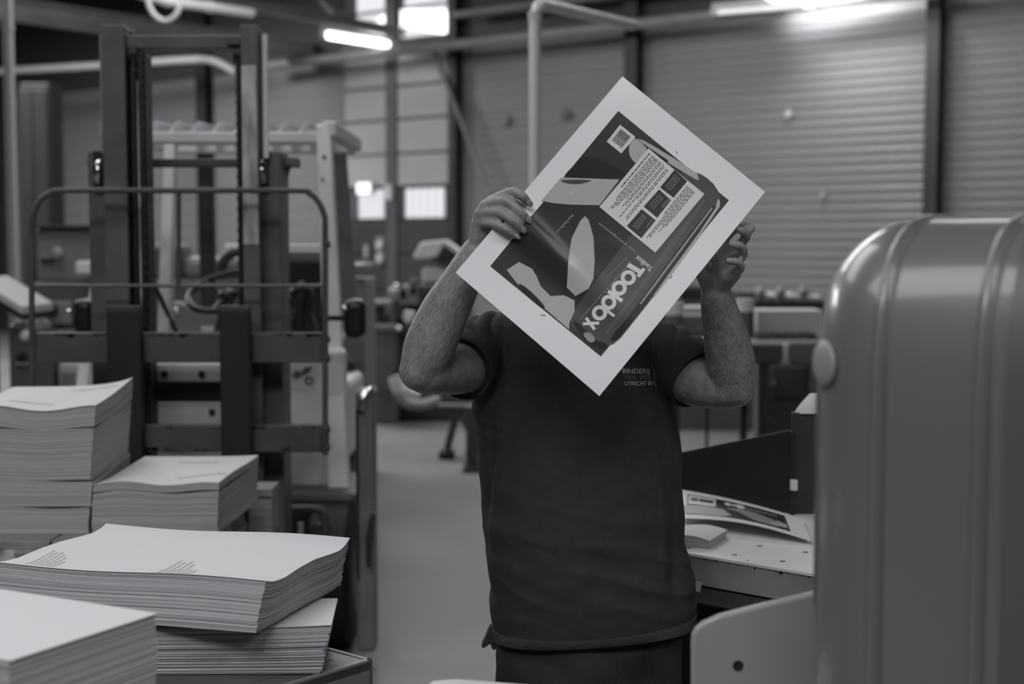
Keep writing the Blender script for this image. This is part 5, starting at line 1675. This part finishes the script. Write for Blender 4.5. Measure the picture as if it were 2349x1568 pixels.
# ================================================================== MACHINES AT THE BACK OF THE HALL
def root_at(name, px, Y, label, cat, group=None):
    return empty(name, (P(px, 560, Y).x, Y, 0), label, cat, group)
def BX(name, m, par, x0, x1, y0, y1, Y, d=0.4, bevel=0.01):
    return MB().pbox(x0, x1, y0, y1, Y, Y + d).build(name, m, par, bevel=bevel)
def toground(name, m, par, x0, x1, y0, Y, d=0.4, bevel=0.01):
    a, b = P(x0, y0, Y), P(x1, y0, Y)
    return MB().box(a.x, b.x, Y, Y + d, 0, a.z).build(name, m, par, bevel=bevel)
def rod(name, m, par, pts, r, n=10):
    return MB().tube(pts, r, n).build(name, m, par, smooth=True)

# feeder table right of the person
Yt = 8.0
ft = root_at('feeder_table', 1720, Yt + 0.5, 'long dark-framed table with round posts behind the raised arm on the right', 'table')
a, b = P(1500, 792, Yt), P(1900, 778, Yt)
MB().box(a.x, b.x + 0.4, Yt, Yt + 1.0, a.z, a.z + 0.03).build('tabletop', M_white, ft, bevel=0.005)
BX('side_beam', M_truckd, ft, 1500, 1795, 790, 834, Yt - 0.02, 0.05)
BX('side_beam', M_mid, ft, 1812, 1960, 786, 834, Yt - 0.03, 0.05)
BX('rough_plate', M_worn, ft, 1796, 1811, 788, 832, Yt - 0.035, 0.04)
for x0, x1, Yq in ((1742, 1762, Yt), (1540, 1560, Yt), (1700, 1716, Yt + 0.8), (1930, 1950, Yt)):
    toground('leg', M_fork, ft, x0, x1, 834, Yq, 0.05, 0.003)
for py in (896, 962):
    q = P(1764, py, Yt)
    MB().tube([(q.x - 0.01, Yt + 0.02, q.z), (q.x + 0.02, Yt + 0.02, q.z)], 0.014, 8).build('leg_bolt', M_black, ft)
rod('thin_leg', M_fork, ft, [P(1623, 834, Yt + 0.3), (P(1623, 834, Yt + 0.3).x, Yt + 0.3, 0)], 0.010)
for px, y0, y1 in ((1709, 684, 786), (1547, 692, 786)):
    q = P(px, y1, Yt + 0.15); qt = P(px, y0, Yt + 0.15); qm = P(px, y0 + 30, Yt + 0.15)
    rod('post', M_mid, ft, [q, qm], 0.052, 20)
    rod('post_cap', M_white, ft, [qm, qt - Vector((0, 0, 0.008)), qt], 0.053, 20)
def paper_block(px0, px1, py0, py1, Y, d, label, rz=0.0):
    r = root_at('paper_block', (px0 + px1) / 2, Y + d / 2, label, 'paper stack', None)
    BX('sheets', M_edge, r, px0, px1, py0 + 3, py1, Y, d, 0.004)
    BX('top_sheet', M_paper, r, px0, px1, py0, py0 + 3, Y, d, 0.0)
paper_block(1738, 1890, 712, 771, Yt + 0.21, 0.3, 'white block of paper on the long table next to the round posts')
paper_block(1566, 1640, 704, 728, Yt + 0.55, 0.25, 'thin white pile of paper on the long table behind the forearm')
g = root_at('paper_tray', 1800, Yt + 0.25, 'dark slotted tray under the white block on the long table', 'tray')
for k in range(4):
    x = 1742 + k * 34
    BX('slot_block', M_black if k % 2 else M_dark, g, x, x + 28, 765, 773, Yt + 0.03, 0.16, 0.003)
BX('tray_plate', M_grey, g, 1736, 1890, 773, 775.5, Yt + 0.02, 0.18, 0.002)
g = root_at('dark_bin', 1600, Yt + 0.3, 'dark open bin on the long table left of the forearm', 'bin')
BX('bin_body', M_mid, g, 1562, 1690, 728, 768, Yt + 0.3, 0.2)
BX('bin_rim', M_grey, g, 1560, 1692, 724, 729, Yt + 0.3, 0.2, 0.003)
dc = root_at('steel_cabinet', 1810, 9.2, 'dark grey steel cabinet under the long table at the right', 'cabinet')
toground('body', M_mid, dc, 1760, 1858, 832, 9.3, 0.5)
BX('door', M_mid, dc, 1768, 1850, 840, 912, 9.28, 0.02)
BX('door_handle', M_chrome, dc, 1774, 1779, 868, 884, 9.26, 0.02, 0.002)

# long conveyor machine in front of the ribbed wall
cm = root_at('conveyor_machine', 1700, 12.6, 'long dark conveyor machine cluttered with parts below the ribbed wall', 'machine')
toground('body', M_mid, cm, 1480, 1900, 702, 12.6, 0.8)
BX('rail', M_truckd, cm, 1480, 1900, 690, 704, 12.5, 0.3)
BX('dark_cover', M_dark, cm, 1560, 1620, 655, 692, 12.6, 0.5, 0.03)
BX('dark_cover', M_dark, cm, 1690, 1735, 668, 692, 12.6, 0.4, 0.03)
rnd = random.Random(3)
x = 1740
while x < 1885:
    wd = rnd.uniform(10, 26); h_ = rnd.uniform(8, 30)
    BX('machine_part', rnd.choice((M_grey, M_mid, M_grey, M_dark, M_worn)), cm, x, x + wd, 692 - h_, 692, 12.55, 0.3, 0.012)
    x += wd + rnd.uniform(-2, 6)
for px in (1744, 1790, 1842):
    q = P(px, 672, 12.5)
    MB().ellipsoid(q, (0.05, 0.05, 0.06), 12, 8).build('knob', M_grey, cm, smooth=True)
rod('roller', M_worn, cm, [P(1735, 678, 12.5), P(1880, 684, 12.5)], 0.03)

# folding machine left of the person
fm = root_at('folding_machine', 985, 13.2, 'pale folding machine with a tilted control hood beside the raised left elbow', 'machine')
Yf = 12.8
toground('base', M_truckd, fm, 856, 1095, 905, 13.25, 0.9, 0.03)
BX('frame', M_mid, fm, 900, 1080, 655, 770, Yf + 0.4, 0.5)
BX('lower_frame', M_mid, fm, 905, 1100, 770, 930, Yf + 0.5, 0.5)
hd = [P(948, 588, Yf), P(966, 556, Yf), P(1022, 550, Yf), P(1062, 578, Yf), P(1030, 605, Yf), P(985, 592, Yf), P(952, 594, Yf)]
hood = MB().prism(hd, (0, 0.45, 0)).build('control_hood', M_white, fm, bevel=0.01)
MB().prism([P(1018, 560, Yf - 0.02), P(1050, 584, Yf - 0.02), P(1030, 606, Yf - 0.02), P(1000, 590, Yf - 0.02)], (0, 0.03, 0)).build('screen', M_black, hood)
MB().prism([P(985, 590, Yf - 0.02), P(1000, 588, Yf - 0.02), P(1034, 612, Yf - 0.02), P(1014, 612, Yf - 0.02)], (0, 0.03, 0)).build('keypad', M_dark, hood)
BX('feed_box', M_paper, fm, 968, 1036, 614, 646, Yf + 0.05, 0.3, 0.02)
BX('feed_shelf', M_grey, fm, 972, 1040, 648, 662, Yf + 0.05, 0.3)
rnd = random.Random(12)
for (x0, x1, y0, y1, m_) in ((906, 935, 662, 690, M_grey), (915, 960, 655, 700, M_grey), (938, 958, 640, 680, M_mid), (960, 985, 668, 720, M_dark), (890, 912, 660, 676, M_worn),
                             (905, 925, 700, 735, M_dark), (990, 1040, 700, 760, M_dark), (925, 955, 715, 760, M_mid)):
    BX('machine_part', m_, fm, x0, x1, y0, y1, Yf + 0.2, 0.3, 0.015)
MB().prism([P(928, 712, Yf), P(952, 716, Yf), P(946, 734, Yf), P(932, 742, Yf), P(924, 728, Yf)], (0, 0.1, 0)).build('paper_chute', M_paper, fm, bevel=0.004)
Q, R = smooth_path([P(908, 862, Yf), P(916, 886, Yf), P(934, 902, Yf), P(962, 910, Yf)], [0.07, 0.08, 0.085, 0.05], 6)
MB().tube(Q, R, 14).build('suction_hose', M_inkl, fm, smooth=True)
Q, R = smooth_path([P(914, 900, Yf - 0.1), P(932, 922, Yf - 0.1), P(968, 928, Yf - 0.1), P(1010, 916, Yf - 0.1)], [0.05] * 4, 6)
MB().tube(Q, R, 12).build('suction_hose', M_grey, fm, smooth=True)
for px, py in ((909, 655), (916, 753)):
    q = P(px, py, Yf - 0.2)
    rod('chrome_knob_arm', M_dark, fm, [q, q + Vector((0.02, 0.5, -0.02))], 0.012)
    MB().ellipsoid(q, (0.022, 0.022, 0.022), 14, 10).build('chrome_knob', emit('indicator_lamp', 1.2) if False else M_chrome, fm, smooth=True)
# guide stand with a slanted leg
sd = root_at('roller_stand', 1050, 11.0, 'dark stand with a slanted leg on the floor left of the person', 'stand')
a, b = P(1050, 935, 10.9), P(1026, 1030, 10.9)
rod('leg', M_truckd, sd, [a, b], 0.03)
bz = P(1026, 1038, 11.0)
MB().box(bz.x - 0.06, bz.x + 0.06, 10.85, 11.0, 0, 0.06).build('foot', M_fork, sd, bevel=0.01)
rod('leg', M_truckd, sd, [a, (a.x + 0.15, 11.4, 0.0)], 0.03)
rod('top_bar', M_truckd, sd, [a - Vector((0.15, 0, 0)), a + Vector((0.35, 0, 0))], 0.035)
toground('post', M_truckd, sd, 1068, 1098, 932, 10.3, 0.1)
MB().box(P(1062, 1085, 10.25).x, P(1110, 1085, 10.25).x, 10.2, 10.5, 0, 0.03).build('foot', M_fork, sd)

# control boxes on the doors and grey cabinet beside the forklift
cabn = root_at('control_cabinet', 875, 13.2, 'plain grey cabinet standing right of the forklift', 'cabinet')
toground('body', M_mid, cabn, 845, 912, 757, 13.0, 0.24)
BX('door', M_mid, cabn, 852, 905, 766, 898, 12.98, 0.03)
BX('worktop', M_grey, cabn, 838, 916, 744, 758, 12.95, 0.5)
BX('rack', M_grey, cabn, 846, 908, 690, 700, 13.0, 0.4)
for px in (850, 902):
    BX('rack_post', M_mid, cabn, px - 3, px + 3, 690, 746, 13.0, 0.05, 0.002)
for (x0, x1, y0, y1, m_) in ((850, 868, 716, 746, M_mid), (870, 892, 722, 746, M_dark), (892, 906, 708, 746, M_grey), (858, 880, 704, 720, M_dark), (900, 912, 676, 690, M_worn)):
    BX('cabinet_part', m_, cabn, x0, x1, y0, y1, 13.1, 0.2, 0.012)
pb = empty('push_button_box', tuple(H(s_of(880), -0.1, 1.6)), 'small pale box with two round buttons on the dark door', 'switch')
zz = P(880, 575, 21).z
MB().obox(H(s_of(868), -0.06, P(868, 608, 21).z), WS * 0.17, WN * 0.06, (0, 0, 0.42)).build('box', M_grey, pb, bevel=0.01)
for py in (560, 592):
    c_ = H(s_of(880), -0.06, P(880, py, 21).z)
    MB().tube([c_, c_ - WN * 0.04], 0.06, 16).build('button', M_white, pb)
pb2 = empty('light_switch', tuple(H(s_of(846), -0.1, 1.5)), 'narrow pale switch on the dark door left of the button box', 'switch')
MB().obox(H(s_of(841), -0.05, P(846, 592, 21.2).z), WS * 0.06, WN * 0.05, (0, 0, 0.2)).build('plate', M_inkl, pb2, bevel=0.006)
MB().obox(H(s_of(843), -0.06, P(846, 585, 21.2).z), WS * 0.03, WN * 0.01, (0, 0, 0.06)).build('rocker', M_white, pb2)
so = empty('exit_lamp', tuple(H(s_of(836), -0.12, 2.5)), 'lit square lamp on the upper rim of the left door window', 'lamp')
MB().obox(H(s_of(832), -0.12, P(836, 447, 21.5).z), WS * 0.30, WN * 0.1, (0, 0, 0.18)).build('housing', M_white, so, bevel=0.01)
MB().obox(H(s_of(832) + 0.01, -0.125, P(836, 447, 21.5).z + 0.01), WS * 0.28, WN * 0.006, (0, 0, 0.16)).build('diffuser', emit('lamp_diffuser', 1.1), so)

# pale machine seen through and right of the mast
bm2 = root_at('binding_machine', 640, 9.6, 'pale boxy machine behind the forklift seat', 'machine')
toground('body', M_grey, bm2, 560, 838, 640, 9.6, 0.7)
BX('top_shelf', M_inkg, bm2, 640, 838, 604, 616, 9.5, 0.6)
BX('upper_housing', M_grey, bm2, 650, 745, 616, 645, 9.55, 0.5)
BX('dark_window', M_dark, bm2, 712, 735, 618, 640, 9.52, 0.05, 0.004)
BX('back_panel', M_inkg, bm2, 648, 742, 562, 604, 9.9, 0.2)
for x in (660, 690, 725):
    BX('machine_part', M_worn if x == 690 else M_mid, bm2, x, x + 16, 592, 606, 9.5, 0.2, 0.01)
bm3 = root_at('stitching_machine', 440, 9.2, 'grey machine body seen between the mast rails', 'machine')
toground('body', M_mid, bm3, 345, 560, 640, 9.2, 0.38, 0.02)
BX('housing', M_grey, bm3, 420, 560, 588, 642, 9.2, 0.37, 0.05)
BX('housing', M_mid, bm3, 345, 420, 560, 642, 9.3, 0.28, 0.03)
Q, R = smooth_path([P(500, 640, 9.0), P(512, 600, 9.0), P(530, 582, 9.0), P(556, 576, 9.0)], [0.035] * 4, 5)
MB().tube(Q, R, 10).build('hose', M_dark, bm3, smooth=True)
BX('label_plate', M_white, bm3, 515, 545, 560, 586, 9.4, 0.1, 0.01)

# machines left of the mast
lm = root_at('gathering_machine', 140, 9.0, 'grey machine with a pale sheet-metal hood left of the forklift mast', 'machine')
Yl = 8.6
toground('body', M_mid, lm, 60, 215, 648, Yl, 0.7, 0.02)
BX('hood', M_grey, lm, 82, 215, 522, 650, Yl + 0.2, 0.5, 0.03)
BX('hood_lip', M_dark, lm, 78, 215, 516, 524, Yl + 0.15, 0.5, 0.004)
BX('white_box', M_paper, lm, 173, 215, 599, 629, Yl - 0.1, 0.25, 0.012)
BX('dark_slot', M_dark, lm, 92, 122, 592, 600, Yl + 0.17, 0.05, 0.004)
BX('lower_panel', M_grey, lm, 84, 165, 690, 748, Yl - 0.03, 0.05, 0.02)
MB().ellipsoid(P(131, 580, Yl + 0.15), (0.04, 0.02, 0.04), 14, 10).build('round_dial', M_inkg, lm, smooth=True)
MB().ellipsoid(P(116, 708, Yl - 0.05), (0.045, 0.02, 0.045), 14, 10).build('round_dial', M_dark, lm, smooth=True)
BX('shelf', M_grey, lm, 84, 178, 756, 764, Yl - 0.1, 0.2, 0.004)
for x in (100, 140):
    BX('dark_tray', M_black, lm, x, x + 34, 744, 756, Yl - 0.08, 0.1, 0.006)
rod('lever', M_dark, lm, [P(108, 838, Yl - 0.15), P(124, 858, Yl - 0.15), P(122, 900, Yl - 0.15)], 0.03)
BX('white_cover', M_inkl, lm, 134, 210, 832, 905, Yl - 0.2, 0.1, 0.02)
BX('cover_inset', M_grey, lm, 140, 172, 852, 900, Yl - 0.22, 0.03, 0.01)
sp_ = root_at('spotted_control_box', 40, 7.8, 'grey control box with a dark window at the left edge', 'control box')
toground('body', M_mid, sp_, 14, 70, 741, 7.6, 0.4, 0.04)
BX('window', M_black, sp_, 38, 60, 810, 828, 7.58, 0.03, 0.004)
BX('window_trim', M_grey, sp_, 34, 64, 832, 838, 7.57, 0.03, 0.004)
MB().ellipsoid(P(57, 770, 7.58), (0.03, 0.02, 0.03), 12, 8).build('knob', M_white, sp_, smooth=True)
MB().ellipsoid(P(40, 750, 7.58), (0.025, 0.02, 0.025), 12, 8).build('knob', M_mid, sp_, smooth=True)
ch_ = root_at('delivery_chute', 10, 7.9, 'slanting pale tube ending above the control box at the left edge', 'chute')
MB().obox(P(-60, 655, 7.5), P(52, 722, 7.5) - P(-60, 655, 7.5), (0, 0.5, 0), (0, 0, 0.045)).build('chute_plate', M_inkl, ch_, bevel=0.006)
MB().obox(P(-60, 672, 7.55), P(52, 735, 7.55) - P(-60, 672, 7.55), (0, 0.4, 0), (0, 0, 0.03)).build('chute_underside', M_dark, ch_, bevel=0.004)
MB().box(P(-40, 700, 7.6).x, P(-20, 700, 7.6).x, 7.6, 7.7, 0, P(-40, 680, 7.6).z).build('chute_leg', M_dark, ch_)
cbx = root_at('dark_wall_block', 70, 20.0, 'tall dark block standing in for the darker stretch of ribbed wall at the far left', 'cabinet')
toground('body', M_fork, cbx, 45, 112, 190, 20.0, 0.6, 0.02)  # added block, its dark colour stands in for a darker area of wall
BX('door', M_fork, cbx, 52, 76, 205, 640, 19.97, 0.03)
BX('door', M_fork, cbx, 80, 106, 205, 640, 19.97, 0.03)
